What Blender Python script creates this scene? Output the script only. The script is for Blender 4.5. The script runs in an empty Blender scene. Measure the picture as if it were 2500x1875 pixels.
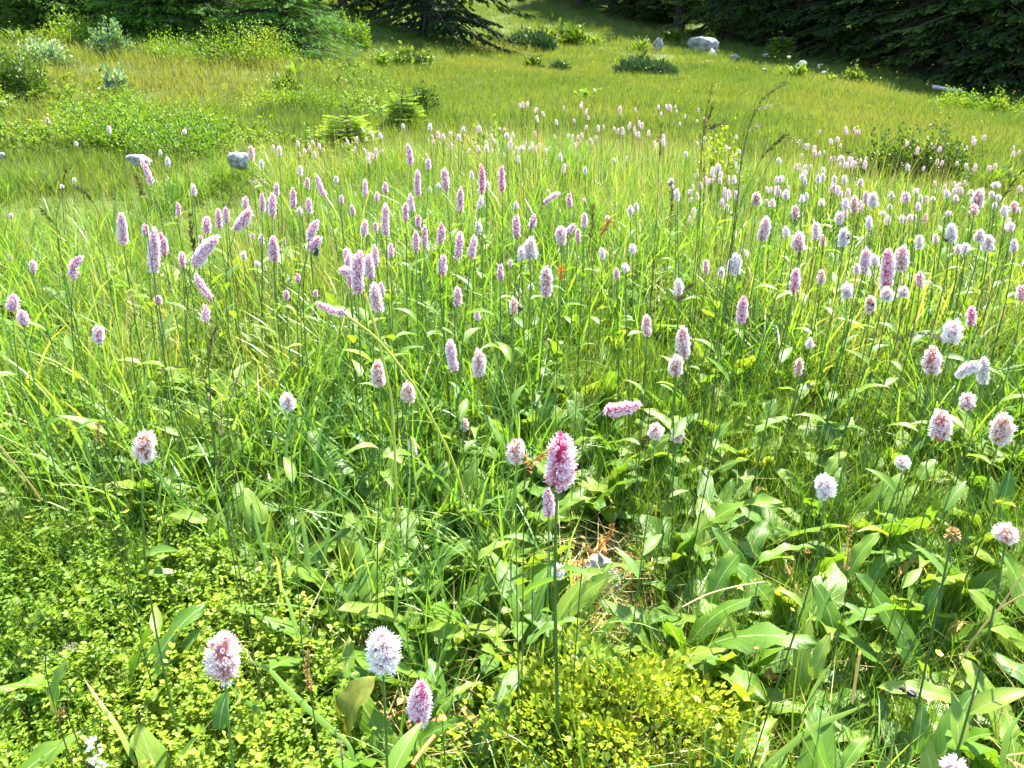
import bpy, math, random
import numpy as np
from mathutils import Vector

R = math.radians
rng = np.random.default_rng(7)
random.seed(7)
SC = bpy.context.scene
COL = SC.collection

# ------------------------------------------------------------------ camera, sky, sun, exposure
CAM_H, PITCH, F_SRC = 1.0, R(21.0), 1874.0          # focal length in pixels of the 2500 px wide photograph
cam_d = bpy.data.cameras.new('camera')
cam = bpy.data.objects.new('camera', cam_d)
COL.objects.link(cam)
cam.location = (0, 0, CAM_H)
cam.rotation_euler = (R(90) - PITCH, 0, 0)
cam_d.sensor_width = 36.0
cam_d.lens = 36.0 * F_SRC / 2500.0
cam_d.clip_start, cam_d.clip_end = 0.02, 2000.0
SC.camera = cam

SUN_EL, SUN_AZ = R(60), R(28)                        # in front of the camera, a little to the right, high
world = bpy.data.worlds.new('World')
SC.world = world
world.use_nodes = True
wn = world.node_tree
for n in list(wn.nodes):
    wn.nodes.remove(n)
wo = wn.nodes.new('ShaderNodeOutputWorld')
wb = wn.nodes.new('ShaderNodeBackground')
ws = wn.nodes.new('ShaderNodeTexSky')
ws.sky_type = 'NISHITA'
ws.sun_disc = False
ws.sun_elevation = SUN_EL
ws.sun_rotation = SUN_AZ
ws.altitude = 1500
wb.inputs['Strength'].default_value = 0.15
wn.links.new(ws.outputs[0], wb.inputs[0])
wn.links.new(wb.outputs[0], wo.inputs[0])
sun_d = bpy.data.lights.new('sun', 'SUN')
sun_d.energy = 5.0
sun_d.angle = R(0.5)
sun_d.color = (1.0, 0.955, 0.86)
sun = bpy.data.objects.new('sun', sun_d)
COL.objects.link(sun)
S = Vector((math.sin(SUN_AZ) * math.cos(SUN_EL), math.cos(SUN_AZ) * math.cos(SUN_EL), math.sin(SUN_EL)))
sun.rotation_euler = S.to_track_quat('Z', 'Y').to_euler()
sun.location = (20, 20, 40)
SC.view_settings.view_transform = 'Standard'
SC.view_settings.look = 'None'
SC.view_settings.gamma = 1.0
SC.view_settings.use_curve_mapping = False
SC.view_settings.exposure = 2.3
SC.cycles.max_bounces = 5
SC.cycles.diffuse_bounces = 3
SC.cycles.glossy_bounces = 2
SC.cycles.transmission_bounces = 3
SC.cycles.use_denoising = True
SC.cycles.use_adaptive_sampling = True
SC.cycles.adaptive_threshold = 0.02
SC.cycles.sample_clamp_indirect = 6.0

# ------------------------------------------------------------------ helpers
CP, SP = math.cos(PITCH), math.sin(PITCH)

def ray(px, py):
    dx, dy = (px - 1250.0) / F_SRC, (937.5 - py) / F_SRC
    return np.array([dx, CP + dy * SP, -SP + dy * CP])   # camera depth 1

def at_y(px, py, Y):                                     # the point seen at px, py that stands Y metres ahead
    d = ray(px, py)
    p = d * (Y / d[1])
    return np.array([p[0], p[1], p[2] + CAM_H])

def at_d(px, py, t):
    d = ray(px, py) * t
    return np.array([d[0], d[1], d[2] + CAM_H])

def project(p):
    p = np.asarray(p, float)
    x, y, z = p[..., 0], p[..., 1], p[..., 2] - CAM_H
    dep = y * CP - z * SP
    up = y * SP + z * CP
    return 1250 + F_SRC * x / dep, 937.5 - F_SRC * up / dep, dep

def tag(o, label=None, cat=None, group=None, kind=None):
    if label: o['label'] = label
    if cat: o['category'] = cat
    if group: o['group'] = group
    if kind: o['kind'] = kind
    return o

def mesh_from(name, verts, tris, tint=None, uv=None, mat=None, smooth=True, extra=None):
    verts = np.ascontiguousarray(verts, dtype=np.float32)
    tris = np.ascontiguousarray(tris, dtype=np.int32)
    me = bpy.data.meshes.new(name)
    me.vertices.add(len(verts))
    me.vertices.foreach_set('co', verts.ravel())
    me.loops.add(tris.size)
    me.loops.foreach_set('vertex_index', tris.ravel())
    me.polygons.add(len(tris))
    me.polygons.foreach_set('loop_start', np.arange(0, tris.size, 3, dtype=np.int32))
    me.polygons.foreach_set('loop_total', np.full(len(tris), 3, dtype=np.int32))
    if smooth:
        me.polygons.foreach_set('use_smooth', np.ones(len(tris), dtype=bool))
    me.update(calc_edges=True)
    if tint is not None:
        a = me.attributes.new('tint', 'FLOAT', 'POINT')
        a.data.foreach_set('value', np.ascontiguousarray(tint, dtype=np.float32))
    for k, v in (extra or {}).items():
        a = me.attributes.new(k, 'FLOAT', 'POINT')
        a.data.foreach_set('value', np.ascontiguousarray(v, dtype=np.float32))
    if uv is not None:
        l = me.uv_layers.new(name='UVMap')
        l.data.foreach_set('uv', np.ascontiguousarray(np.asarray(uv)[tris.ravel()], dtype=np.float32).ravel())
    if mat is not None:
        me.materials.append(mat)
    me.validate()
    return me

def link(name, me, parent=None, loc=None):
    o = bpy.data.objects.new(name, me)
    COL.objects.link(o)
    if parent: o.parent = parent
    if loc is not None: o.location = loc
    return o

def empty(name, loc, label, cat, group=None):
    o = bpy.data.objects.new(name, None)
    COL.objects.link(o)
    o.empty_display_size = 0.02
    o.location = loc
    return tag(o, label, cat, group)

def unit(v):
    v = np.asarray(v, float)
    return v / np.maximum(np.linalg.norm(v, axis=-1, keepdims=True), 1e-9)

def frames(d, roll=None):
    """matrices whose Y axis is d; Z as upright as it can be, rolled about d"""
    d = unit(d)
    up = np.zeros_like(d); up[:, 2] = 1.0
    near = np.abs(d[:, 2]) > 0.985
    up[near] = (1.0, 0.0, 0.0)
    x = unit(np.cross(d, up))
    z = np.cross(x, d)
    if roll is not None:
        c, s = np.cos(roll)[:, None], np.sin(roll)[:, None]
        x, z = x * c + z * s, z * c - x * s
    return np.stack([x, d, z], axis=2)

def stamp(tv, tf, M, T, scale):
    """copies of a template (verts, tris): rotation M, place T, scale -> one vertex array, one tri array"""
    n, k = len(M), len(tv)
    sc = np.asarray(scale, float)
    if sc.ndim == 1: sc = sc[:, None].repeat(3, 1)
    v = np.einsum('nij,nkj->nki', M, tv[None] * sc[:, None, :]) + T[:, None, :]
    f = tf[None] + (np.arange(n) * k)[:, None, None]
    return v.reshape(-1, 3), f.reshape(-1, 3)

class Bag:
    def __init__(s): s.v, s.f, s.t, s.u, s.n = [], [], [], [], 0
    def add(s, v, f, t=0.5, uv=None):
        v = np.asarray(v, float); f = np.asarray(f, int)
        s.v.append(v); s.f.append(f + s.n); s.n += len(v)
        s.t.append(np.broadcast_to(np.asarray(t, float), (len(v),)))
        s.u.append(np.zeros((len(v), 2)) if uv is None else np.asarray(uv, float))
    def mesh(s, name, mat, smooth=True):
        return mesh_from(name, np.concatenate(s.v), np.concatenate(s.f), np.concatenate(s.t), np.concatenate(s.u), mat, smooth)

def tube(pts, rad, sides=6, cap=True):
    pts = np.asarray(pts, float); n = len(pts)
    rad = np.broadcast_to(np.asarray(rad, float), (n,))
    tan = unit(np.gradient(pts, axis=0))
    M = frames(tan)
    a = np.linspace(0, 2 * np.pi, sides, endpoint=False)
    ring = np.stack([np.cos(a), np.zeros(sides), np.sin(a)], 1)
    v = (np.einsum('nij,kj->nki', M, ring) * rad[:, None, None] + pts[:, None]).reshape(-1, 3)
    f = []
    for i in range(n - 1):
        for k in range(sides):
            a0, a1 = i * sides + k, i * sides + (k + 1) % sides
            f += [(a0, a1, a1 + sides), (a0, a1 + sides, a0 + sides)]
    if cap:
        v = np.vstack([v, pts[-1]])
        f += [((n - 1) * sides + k, (n - 1) * sides + (k + 1) % sides, n * sides) for k in range(sides)]
    return v, np.array(f)

def spline(P, n):
    """Catmull-Rom through the points P"""
    P = np.asarray(P, float)
    Q = np.vstack([2 * P[0] - P[1], P, 2 * P[-1] - P[-2]])
    out = []
    m = len(P) - 1
    for u in np.linspace(0, m, n):
        i = min(int(u), m - 1); t = u - i
        a, b, c, d = Q[i:i + 4]
        out.append(.5 * (2 * b + (c - a) * t + (2 * a - 5 * b + 4 * c - d) * t * t + (3 * b - a - 3 * c + d) * t ** 3))
    return np.array(out)

def bezier(a, b, c, d, n):
    t = np.linspace(0, 1, n)[:, None]
    return (1 - t) ** 3 * a + 3 * (1 - t) ** 2 * t * b + 3 * (1 - t) * t * t * c + t ** 3 * d

def noise2(x, y, s, seed=0):
    r = np.random.default_rng(seed)
    v = 0
    for k in range(5):
        a, p, q = r.uniform(0, 6.28, 3)
        w = s * r.uniform(.6, 1.7)
        v = v + np.sin((x * np.cos(a) + y * np.sin(a)) * w + p + 1.3 * np.sin((y * np.cos(q) - x * np.sin(q)) * w * .7 + q))
    return v / 5.0

# ------------------------------------------------------------------ materials
def nodes_of(name):
    m = bpy.data.materials.new(name)
    m.use_nodes = True
    nt = m.node_tree
    for n in list(nt.nodes): nt.nodes.remove(n)
    out = nt.nodes.new('ShaderNodeOutputMaterial')
    return m, nt, out

def N(nt, kind, **kw):
    n = nt.nodes.new(kind)
    for k, v in kw.items(): setattr(n, k, v)
    return n

def math_node(nt, op, a, b=None):
    n = N(nt, 'ShaderNodeMath', operation=op)
    for i, x in enumerate((a, b)):
        if x is None: continue
        if isinstance(x, (int, float)): n.inputs[i].default_value = x
        else: nt.links.new(x, n.inputs[i])
    return n.outputs[0]

def ramp(nt, fac, stops):
    n = N(nt, 'ShaderNodeValToRGB')
    e = n.color_ramp.elements
    while len(e) < len(stops): e.new(0.5)
    for el, (p, c) in zip(e, stops):
        el.position = p; el.color = (*c, 1)
    nt.links.new(fac, n.inputs[0])
    return n.outputs[0]

def mixcol(nt, fac, a, b):
    n = N(nt, 'ShaderNodeMix', data_type='RGBA')
    for x, i in ((fac, 0), (a, 6), (b, 7)):
        if isinstance(x, (int, float)): n.inputs[i].default_value = x
        elif isinstance(x, tuple): n.inputs[i].default_value = (*x, 1)
        else: nt.links.new(x, n.inputs[i])
    return n.outputs[2]

def leaf_shader(nt, out, col, trans, rough, spec, normal=None, tcol=(1.3, 1.2, .5)):
    p = N(nt, 'ShaderNodeBsdfPrincipled')
    p.inputs['Roughness'].default_value = rough
    p.inputs['Specular IOR Level'].default_value = spec
    nt.links.new(col, p.inputs['Base Color'])
    t = N(nt, 'ShaderNodeBsdfTranslucent')
    g = N(nt, 'ShaderNodeMix', data_type='RGBA', blend_type='MULTIPLY')
    g.inputs[0].default_value = 1.0
    g.inputs[7].default_value = (*tcol, 1)
    nt.links.new(col, g.inputs[6])
    nt.links.new(g.outputs[2], t.inputs[0])
    if normal is not None:
        nt.links.new(normal, p.inputs['Normal']); nt.links.new(normal, t.inputs['Normal'])
    mx = N(nt, 'ShaderNodeMixShader')
    mx.inputs[0].default_value = trans
    nt.links.new(p.outputs[0], mx.inputs[1]); nt.links.new(t.outputs[0], mx.inputs[2])
    nt.links.new(mx.outputs[0], out.inputs[0])

def world_noise(nt, scale, detail=2.0):
    g = N(nt, 'ShaderNodeNewGeometry')
    n = N(nt, 'ShaderNodeTexNoise')
    n.inputs['Scale'].default_value = scale
    n.inputs['Detail'].default_value = detail
    nt.links.new(g.outputs['Position'], n.inputs['Vector'])
    return n.outputs[0]

def foliage(name, stops, trans=.45, rough=.5, spec=.35, nscale=1.2, wt=(.55, .25, .35), tcol=(1.3, 1.2, .5)):
    """colour from the leaf's own tint, its copy's random number and slow patches over the ground"""
    m, nt, out = nodes_of(name)
    stops = [(p_, (c_[0] * 1.05, c_[1], c_[2] * .85)) for p_, c_ in stops]
    a = N(nt, 'ShaderNodeAttribute', attribute_name='tint')
    oi = N(nt, 'ShaderNodeObjectInfo')
    nz = world_noise(nt, nscale)
    f = math_node(nt, 'MULTIPLY', a.outputs['Fac'], wt[0])
    f = math_node(nt, 'ADD', f, math_node(nt, 'MULTIPLY', oi.outputs['Random'], wt[1]))
    n2 = math_node(nt, 'MULTIPLY', math_node(nt, 'SUBTRACT', nz, .35), wt[2] * 3)
    f = math_node(nt, 'ADD', f, n2)
    leaf_shader(nt, out, ramp(nt, f, stops), trans, rough, spec, tcol=tcol)
    return m

def plain(name, col, rough=.7, spec=.3, var=.3, scale=30.0, trans=0.0):
    m, nt, out = nodes_of(name)
    oi = N(nt, 'ShaderNodeObjectInfo')
    tc = N(nt, 'ShaderNodeTexCoord')
    nz = N(nt, 'ShaderNodeTexNoise')
    nz.inputs['Scale'].default_value = scale
    nz.inputs['Detail'].default_value = 4
    nt.links.new(tc.outputs['Object'], nz.inputs['Vector'])
    f = math_node(nt, 'ADD', math_node(nt, 'MULTIPLY', nz.outputs[0], .7), math_node(nt, 'MULTIPLY', oi.outputs['Random'], .3))
    lo = tuple(c * (1 - var) for c in col); hi = tuple(min(1, c * (1 + var)) for c in col)
    leaf_shader(nt, out, ramp(nt, f, [(.25, lo), (.75, hi)]), trans, rough, spec)
    return m

M = {}
M['grass'] = foliage('grass_green', [(0, (0.0425, 0.1035, 0.012)), (0.35, (0.0749, 0.171, 0.018)), (0.62, (0.119, 0.225, 0.026)), (0.88, (0.1955, 0.261, 0.045)), (1, (0.3061, 0.306, 0.11))], .5, .5, .3, wt=(.5, .25, .3))
M['blade'] = foliage('broad_blade_green', [(0, (0.0522, 0.14, 0.018)), (0.5, (0.1045, 0.235, 0.03)), (0.85, (0.19, 0.31, 0.05)), (1, (0.323, 0.36, 0.09))], .48, .42, .45)
M['hill'] = foliage('hill_grass', [(0, (0.0491, 0.105, 0.018)), (0.3, (0.0842, 0.15, 0.024)), (0.55, (0.117, 0.18, 0.03)), (0.8, (0.1521, 0.195, 0.038)), (1, (0.1813, 0.2, 0.05))], .45, .6, .2, nscale=.28, wt=(.35, .3, .55))
M['straw'] = foliage('straw', [(0, (.22, .19, .07)), (.5, (.42, .36, .18)), (1, (.62, .52, .32))], .35, .6, .3)
M['culm'] = foliage('dark_culm', [(0, (.045, .07, .02)), (.5, (.075, .11, .03)), (1, (.13, .14, .06))], .2, .6, .3)
M['herb'] = foliage('herb_leaf', [(0, (.06, .15, .015)), (.5, (.12, .24, .02)), (1, (.23, .35, .04))], .45, .5, .35)
M['bilberry'] = foliage('bilberry_leaf', [(0, (0.051, 0.129, 0.0108)), (0.45, (0.102, 0.215, 0.0162)), (0.8, (0.187, 0.2924, 0.027)), (1, (0.306, 0.2924, 0.045))], .45, .5, .3)
M['carpet'] = foliage('bilberry_carpet_leaf', [(0, (0.0667, 0.1506, 0.0113)), (0.45, (0.1335, 0.251, 0.0169)), (0.8, (0.2449, 0.3413, 0.0282)), (1, (0.4005, 0.3413, 0.047))], .45, .5, .3)
M['bilberry_yellow'] = foliage('bilberry_yellow_leaf', [(0, (0.1122, 0.2195, 0.015)), (0.45, (0.2244, 0.324, 0.022)), (0.8, (0.359, 0.3971, 0.04)), (1, (0.5049, 0.3971, 0.08))], .45, .5, .3)
M['bush'] = foliage('bush_leaf', [(0, (0.03, 0.0683, 0.01)), (0.5, (0.065, 0.1365, 0.016)), (0.85, (0.16, 0.231, 0.03)), (1, (0.19, 0.1575, 0.06))], .35, .5, .35)
M['juniper'] = foliage('juniper_needle', [(0, (.035, .085, .035)), (.6, (.07, .14, .06)), (1, (.13, .21, .10))], .15, .55, .35)
M['pale'] = foliage('pale_herb_leaf', [(0, (.07, .16, .06)), (.6, (.17, .29, .15)), (1, (.38, .46, .36))], .3, .5, .5)
M['fern'] = foliage('fern_frond', [(0, (0.062, 0.15, 0.02)), (0.5, (0.1116, 0.21, 0.024)), (1, (0.1984, 0.2775, 0.04))], .5, .55, .25)
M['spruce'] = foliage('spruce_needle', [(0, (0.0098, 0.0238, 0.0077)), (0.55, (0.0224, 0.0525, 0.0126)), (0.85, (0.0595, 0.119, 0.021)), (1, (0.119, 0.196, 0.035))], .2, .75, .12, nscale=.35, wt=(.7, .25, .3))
M['spruce_young'] = foliage('spruce_needle_young', [(0, (0.075, 0.168, 0.0216)), (0.5, (0.165, 0.308, 0.0336)), (0.85, (0.33, 0.476, 0.048)), (1, (0.45, 0.56, 0.072))], .45, .75, .12, nscale=1.2, wt=(.75, .1, .2))
M['spruce_near'] = foliage('spruce_needle_fresh', [(0, (0.0225, 0.067, 0.0095)), (0.45, (0.0525, 0.1428, 0.0158)), (0.8, (0.09, 0.2231, 0.0189)), (1, (0.1425, 0.2856, 0.0262))], .22, .75, .12, nscale=1.2, wt=(.75, .1, .2))
M['bark'] = plain('bark', (.075, .06, .048), .9, .1, .5, 12)
M['twig'] = plain('twig_brown', (.11, .075, .045), .85, .2, .4, 40)
M['stem'] = plain('stem_green', (.10, .18, .036), .5, .4, .4, 6, trans=.3)
M['stem_yellow'] = plain('stem_yellow_green', (.32, .36, .05), .5, .4, .3, 6, trans=.15)
M['dead'] = foliage('dead_leaf', [(0, (.20, .08, .03)), (.4, (.40, .18, .07)), (.75, (.55, .33, .16)), (1, (.62, .46, .20))], .3, .7, .2, wt=(.2, .8, .2))
M['rust'] = foliage('rust_seed', [(0, (.28, .09, .03)), (.5, (.45, .18, .06)), (1, (.55, .32, .12))], .25, .7, .2)
M['yellow'] = plain('buttercup_yellow', (.82, .70, .06), .35, .5, .1, 20, trans=.2)
M['white_petal'] = plain('white_petal', (.75, .73, .80), .5, .3, .1, 20, trans=.25)

def petal_mat(name, base, mid, tip, trans=.3):
    m, nt, out = nodes_of(name)
    a = N(nt, 'ShaderNodeAttribute', attribute_name='tint')
    oi = N(nt, 'ShaderNodeObjectInfo')
    f = math_node(nt, 'ADD', a.outputs['Fac'], math_node(nt, 'MULTIPLY', math_node(nt, 'SUBTRACT', oi.outputs['Random'], .5), .14))
    leaf_shader(nt, out, ramp(nt, f, [(.05, base), (.45, mid), (.9, tip)]), trans, .5, .25, tcol=(1.05, .95, 1.0))
    return m
PET = {
    'p': petal_mat('bistort_pink', (.50, .17, .25), (.84, .60, .66), (.92, .81, .84)),
    'l': petal_mat('bistort_pale_pink', (.48, .17, .15), (.80, .58, .58), (.90, .82, .80)),
    'w': petal_mat('bistort_white', (.52, .30, .27), (.84, .75, .73), (.90, .87, .85)),
    'c': petal_mat('bistort_cream', (.48, .18, .10), (.80, .58, .50), (.90, .83, .78)),
    'm': petal_mat('bistort_deep_pink', (.50, .04, .13), (.80, .34, .46), (.93, .80, .84)),
}

def bistort_leaf_mat():
    m, nt, out = nodes_of('bistort_leaf')
    uv = N(nt, 'ShaderNodeUVMap'); uv.uv_map = 'UVMap'
    sx = N(nt, 'ShaderNodeSeparateXYZ'); nt.links.new(uv.outputs[0], sx.inputs[0])
    u, v = sx.outputs[0], sx.outputs[1]
    au = math_node(nt, 'ABSOLUTE', u)
    oi = N(nt, 'ShaderNodeObjectInfo')
    nz = world_noise(nt, 9.0, 3)
    f = math_node(nt, 'ADD', math_node(nt, 'MULTIPLY', oi.outputs['Random'], .75), math_node(nt, 'MULTIPLY', math_node(nt, 'SUBTRACT', nz, .4), .7))
    col = ramp(nt, f, [(0, (.07, .16, .014)), (.4, (.12, .235, .018)), (.75, (.18, .29, .025)), (1, (.27, .34, .04))])
    # side veins: bands that run out and forward from the midrib
    w = math_node(nt, 'SINE', math_node(nt, 'MULTIPLY', math_node(nt, 'SUBTRACT', v, math_node(nt, 'MULTIPLY', au, .32)), 62.0))
    vein = math_node(nt, 'POWER', math_node(nt, 'MAXIMUM', w, 0.0), 6.0)
    col = mixcol(nt, math_node(nt, 'MULTIPLY', vein, math_node(nt, 'MULTIPLY', nz, .38)), col, (.19, .31, .07))
    rib = math_node(nt, 'LESS_THAN', au, .045)
    col = mixcol(nt, math_node(nt, 'MULTIPLY', rib, .75), col, (.38, .46, .20))
    # brown spots and eaten rims on some leaves
    tc = N(nt, 'ShaderNodeTexCoord')
    sp = N(nt, 'ShaderNodeTexNoise'); sp.inputs['Scale'].default_value = 9; sp.inputs['Detail'].default_value = 5
    mp = N(nt, 'ShaderNodeCombineXYZ'); nt.links.new(u, mp.inputs[0]); nt.links.new(v, mp.inputs[1]); nt.links.new(math_node(nt, 'MULTIPLY', oi.outputs['Random'], 40.0), mp.inputs[2])
    nt.links.new(mp.outputs[0], sp.inputs['Vector'])
    old = math_node(nt, 'GREATER_THAN', oi.outputs['Random'], .72)
    spot = math_node(nt, 'MULTIPLY', math_node(nt, 'GREATER_THAN', sp.outputs[0], .64), old)
    col = mixcol(nt, math_node(nt, 'MULTIPLY', spot, .8), col, (.24, .10, .06))
    dry = math_node(nt, 'ADD', math_node(nt, 'MULTIPLY', sp.outputs[0], .75), math_node(nt, 'MULTIPLY', math_node(nt, 'MAXIMUM', au, v), .42))
    dry = math_node(nt, 'MULTIPLY', math_node(nt, 'GREATER_THAN', dry, .83), math_node(nt, 'GREATER_THAN', oi.outputs['Random'], .45))
    col = mixcol(nt, math_node(nt, 'MULTIPLY', dry, .85), col, (.30, .19, .07))
    # stalk below the blade
    stalk = math_node(nt, 'LESS_THAN', v, 0.0)
    col = mixcol(nt, math_node(nt, 'MULTIPLY', stalk, .8), col, (.20, .24, .07))
    b = N(nt, 'ShaderNodeBump'); b.inputs['Strength'].default_value = .25; b.inputs['Distance'].default_value = .0025
    hgt = math_node(nt, 'ADD', vein, math_node(nt, 'MULTIPLY', nz, 1.5))
    nt.links.new(hgt, b.inputs['Height'])
    leaf_shader(nt, out, col, .46, .45, .42, b.outputs[0])
    return m
M['leaf'] = bistort_leaf_mat()

def rock_mat():
    m, nt, out = nodes_of('granite')
    tc = N(nt, 'ShaderNodeTexCoord')
    n1 = N(nt, 'ShaderNodeTexNoise'); n1.inputs['Scale'].default_value = 2.2; n1.inputs['Detail'].default_value = 8
    n2 = N(nt, 'ShaderNodeTexNoise'); n2.inputs['Scale'].default_value = 40; n2.inputs['Detail'].default_value = 3
    v = N(nt, 'ShaderNodeTexVoronoi'); v.inputs['Scale'].default_value = 5
    for n in (n1, n2, v): nt.links.new(tc.outputs['Object'], n.inputs['Vector'])
    c = ramp(nt, n1.outputs[0], [(.3, (.08, .08, .07)), (.44, (.20, .20, .18)), (.54, (.32, .32, .30)), (.7, (.44, .44, .42))])
    c = mixcol(nt, math_node(nt, 'MULTIPLY', math_node(nt, 'GREATER_THAN', n2.outputs[0], .62), .35), c, (.20, .20, .19))
    c = mixcol(nt, math_node(nt, 'MULTIPLY', math_node(nt, 'GREATER_THAN', n1.outputs[0], .62), .4), c, (.42, .43, .33))
    b = N(nt, 'ShaderNodeBump'); b.inputs['Strength'].default_value = .5; b.inputs['Distance'].default_value = .05
    nt.links.new(n1.outputs[0], b.inputs['Height'])
    p = N(nt, 'ShaderNodeBsdfPrincipled'); p.inputs['Roughness'].default_value = .85
    nt.links.new(c, p.inputs['Base Color']); nt.links.new(b.outputs[0], p.inputs['Normal'])
    nt.links.new(p.outputs[0], out.inputs[0])
    return m
M['rock'] = rock_mat()

def ground_mat():
    m, nt, out = nodes_of('meadow_soil')
    n1 = world_noise(nt, 1.1, 6); n2 = world_noise(nt, 24.0, 5); n3 = world_noise(nt, 180.0, 3)
    c = ramp(nt, math_node(nt, 'ADD', math_node(nt, 'MULTIPLY', n2, .6), math_node(nt, 'MULTIPLY', n3, .4)),
             [(.3, (.035, .04, .014)), (.5, (.07, .085, .022)), (.62, (.11, .13, .032)), (.75, (.20, .16, .075))])
    c = mixcol(nt, math_node(nt, 'MULTIPLY', n1, .5), c, (.085, .14, .024))
    p = N(nt, 'ShaderNodeBsdfPrincipled'); p.inputs['Roughness'].default_value = .95; p.inputs['Specular IOR Level'].default_value = .1
    b = N(nt, 'ShaderNodeBump'); b.inputs['Strength'].default_value = .8; b.inputs['Distance'].default_value = .03
    nt.links.new(n2, b.inputs['Height'])
    nt.links.new(c, p.inputs['Base Color']); nt.links.new(b.outputs[0], p.inputs['Normal'])
    nt.links.new(p.outputs[0], out.inputs[0])
    return m
M['ground'] = ground_mat()

# ------------------------------------------------------------------ terrain: a hillside that rises away, read off the photograph
GP = []     # world control points x, y, z
for x, y, z in [(0, .01, 0), (-1, .3, 0), (1, .3, 0), (0, .6, 0), (0, 1, 0), (-1, 1, .0), (1, 1, 0), (0, 2, .05), (-1.4, 2, .06), (1.4, 2, .03),
                (0, 3, .15), (-2, 3, .16), (2, 3, .12), (0, 4.4, .36), (-2, 4.4, .36), (2.3, 4.4, .27)]:
    GP.append((x, y, z))
for px, py, Y, c in [(2345, 266, 15, .08), (2440, 280, 14.5, .08), (2085, 200, 20, .08), (2200, 335, 8, .12), (2235, 420, 5.4, .12), (1300, 250, 9, .15), (1250, 150, 18, .12), (1250, 60, 32, .1), (1270, 0, 46, .1), (1720, 128, 30, .05), (1570, 170, 19, .1),
                     (2400, 222, 25, .1), (2520, 245, 23, .1), (2000, 130, 32, .1), (1700, 95, 36, .05), (1400, 8, 46, .05), (2300, 300, 10, .15),
                     (2000, 250, 13, .15), (2450, 370, 5.5, .2), (350, 300, 6.6, .15), (500, 120, 11, .1), (700, 125, 11, .1), (100, 70, 12, .1),
                     (200, 230, 8, .1), (50, 210, 8, .1), (985, 300, 7.6, .1), (850, 335, 6.5, .15), (930, 160, 15, .1), (1050, 92, 22, .1),
                     (800, 105, 16, .1), (830, 25, 21, .1), (2200, 170, 28, .1), (1850, 190, 19, .1), (600, 20, 18, .1), (200, 10, 17, .1), (1600, 260, 10, .15)]:
    p = at_y(px, py, Y); GP.append((p[0], p[1], p[2] - c))
for az, r, z in [(-40, 60, 9.5), (-15, 70, 10.5), (0, 75, 10.5), (15, 75, 10), (33, 60, 8), (45, 50, 6.5), (45, 6, .6), (-48, 6, .8), (50, 20, 1.6), (-48, 18, 2.6)]:
    GP.append((math.sin(R(az)) * r, math.cos(R(az)) * r, z))
GP = np.array(GP)

def feat(x, y):
    r = np.hypot(x, y)
    az = np.arctan2(x, np.maximum(y, 1e-6))
    az = np.clip(az, -.95, .95) * r / (r + .8)
    return np.stack([az * 2.2, np.log(r + 1.0)], -1)

def tps_k(a, b):
    d2 = ((a[:, None] - b[None]) ** 2).sum(-1)
    return .5 * d2 * np.log(d2 + 1e-9)
GF = feat(GP[:, 0], GP[:, 1])
A = tps_k(GF, GF) + np.eye(len(GF)) * .008
Pm = np.hstack([np.ones((len(GF), 1)), GF])
L = np.block([[A, Pm], [Pm.T, np.zeros((3, 3))]])
W = np.linalg.solve(L, np.concatenate([GP[:, 2], np.zeros(3)]))

def ground_z(x, y):
    x = np.atleast_1d(np.asarray(x, float)); y = np.atleast_1d(np.asarray(y, float))
    out = np.empty(len(x))
    for s in range(0, len(x), 20000):
        q = feat(x[s:s + 20000], y[s:s + 20000])
        out[s:s + 20000] = tps_k(q, GF) @ W[:-3] + W[-3] + q @ W[-2:]
    r = np.hypot(x, y)
    far = np.clip((r - 70) / 60, 0, 1)
    out = np.where(r > 70, out * (1 - far) + far * (10 + .1 * (r - 70)), out)
    front = np.clip((y + 1.0) / 1.4, 0, 1)
    front = front * front * (3 - 2 * front)
    out = out * front
    out = out + .018 * noise2(x, y, 5.0, 3) * np.clip(r / 2, .3, 1) + .06 * noise2(x, y, 1.1, 4) * np.clip((r - 3) / 4, 0, 1)
    return out

def gz(x, y): return float(ground_z(x, y)[0])

def t_at(px, py, h, t0=.45):
    """camera depth at which the line of sight through px, py comes down to h above the ground"""
    t = t0
    while t < 60:
        p = at_d(px, py, t)
        if p[2] - gz(p[0], p[1]) < h: return t
        t *= 1.02
    return t

def build_ground():
    rs = np.concatenate([[0.0], np.geomspace(.15, 320, 150)])
    na = 220
    az = np.linspace(-np.pi, np.pi, na, endpoint=False)
    X = rs[1:, None] * np.sin(az); Y = rs[1:, None] * np.cos(az)
    v = np.stack([X.ravel(), Y.ravel(), ground_z(X.ravel(), Y.ravel())], 1)
    v = np.vstack([[0, 0, gz(0, 0.0)], v])
    f = [(0, 1 + (k + 1) % na, 1 + k) for k in range(na)]
    i = np.arange(len(rs) - 2)[:, None]; k = np.arange(na)[None]
    a = 1 + i * na + k; b = 1 + i * na + (k + 1) % na
    t1 = np.stack([a, b, b + na], -1).reshape(-1, 3); t2 = np.stack([a, b + na, a + na], -1).reshape(-1, 3)
    me = mesh_from('ground', v, np.vstack([np.array(f), t1, t2]), mat=M['ground'])
    return tag(link('ground', me), 'grassy hillside rising from the meadow to the forest edge', kind='structure')
build_ground()

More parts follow.
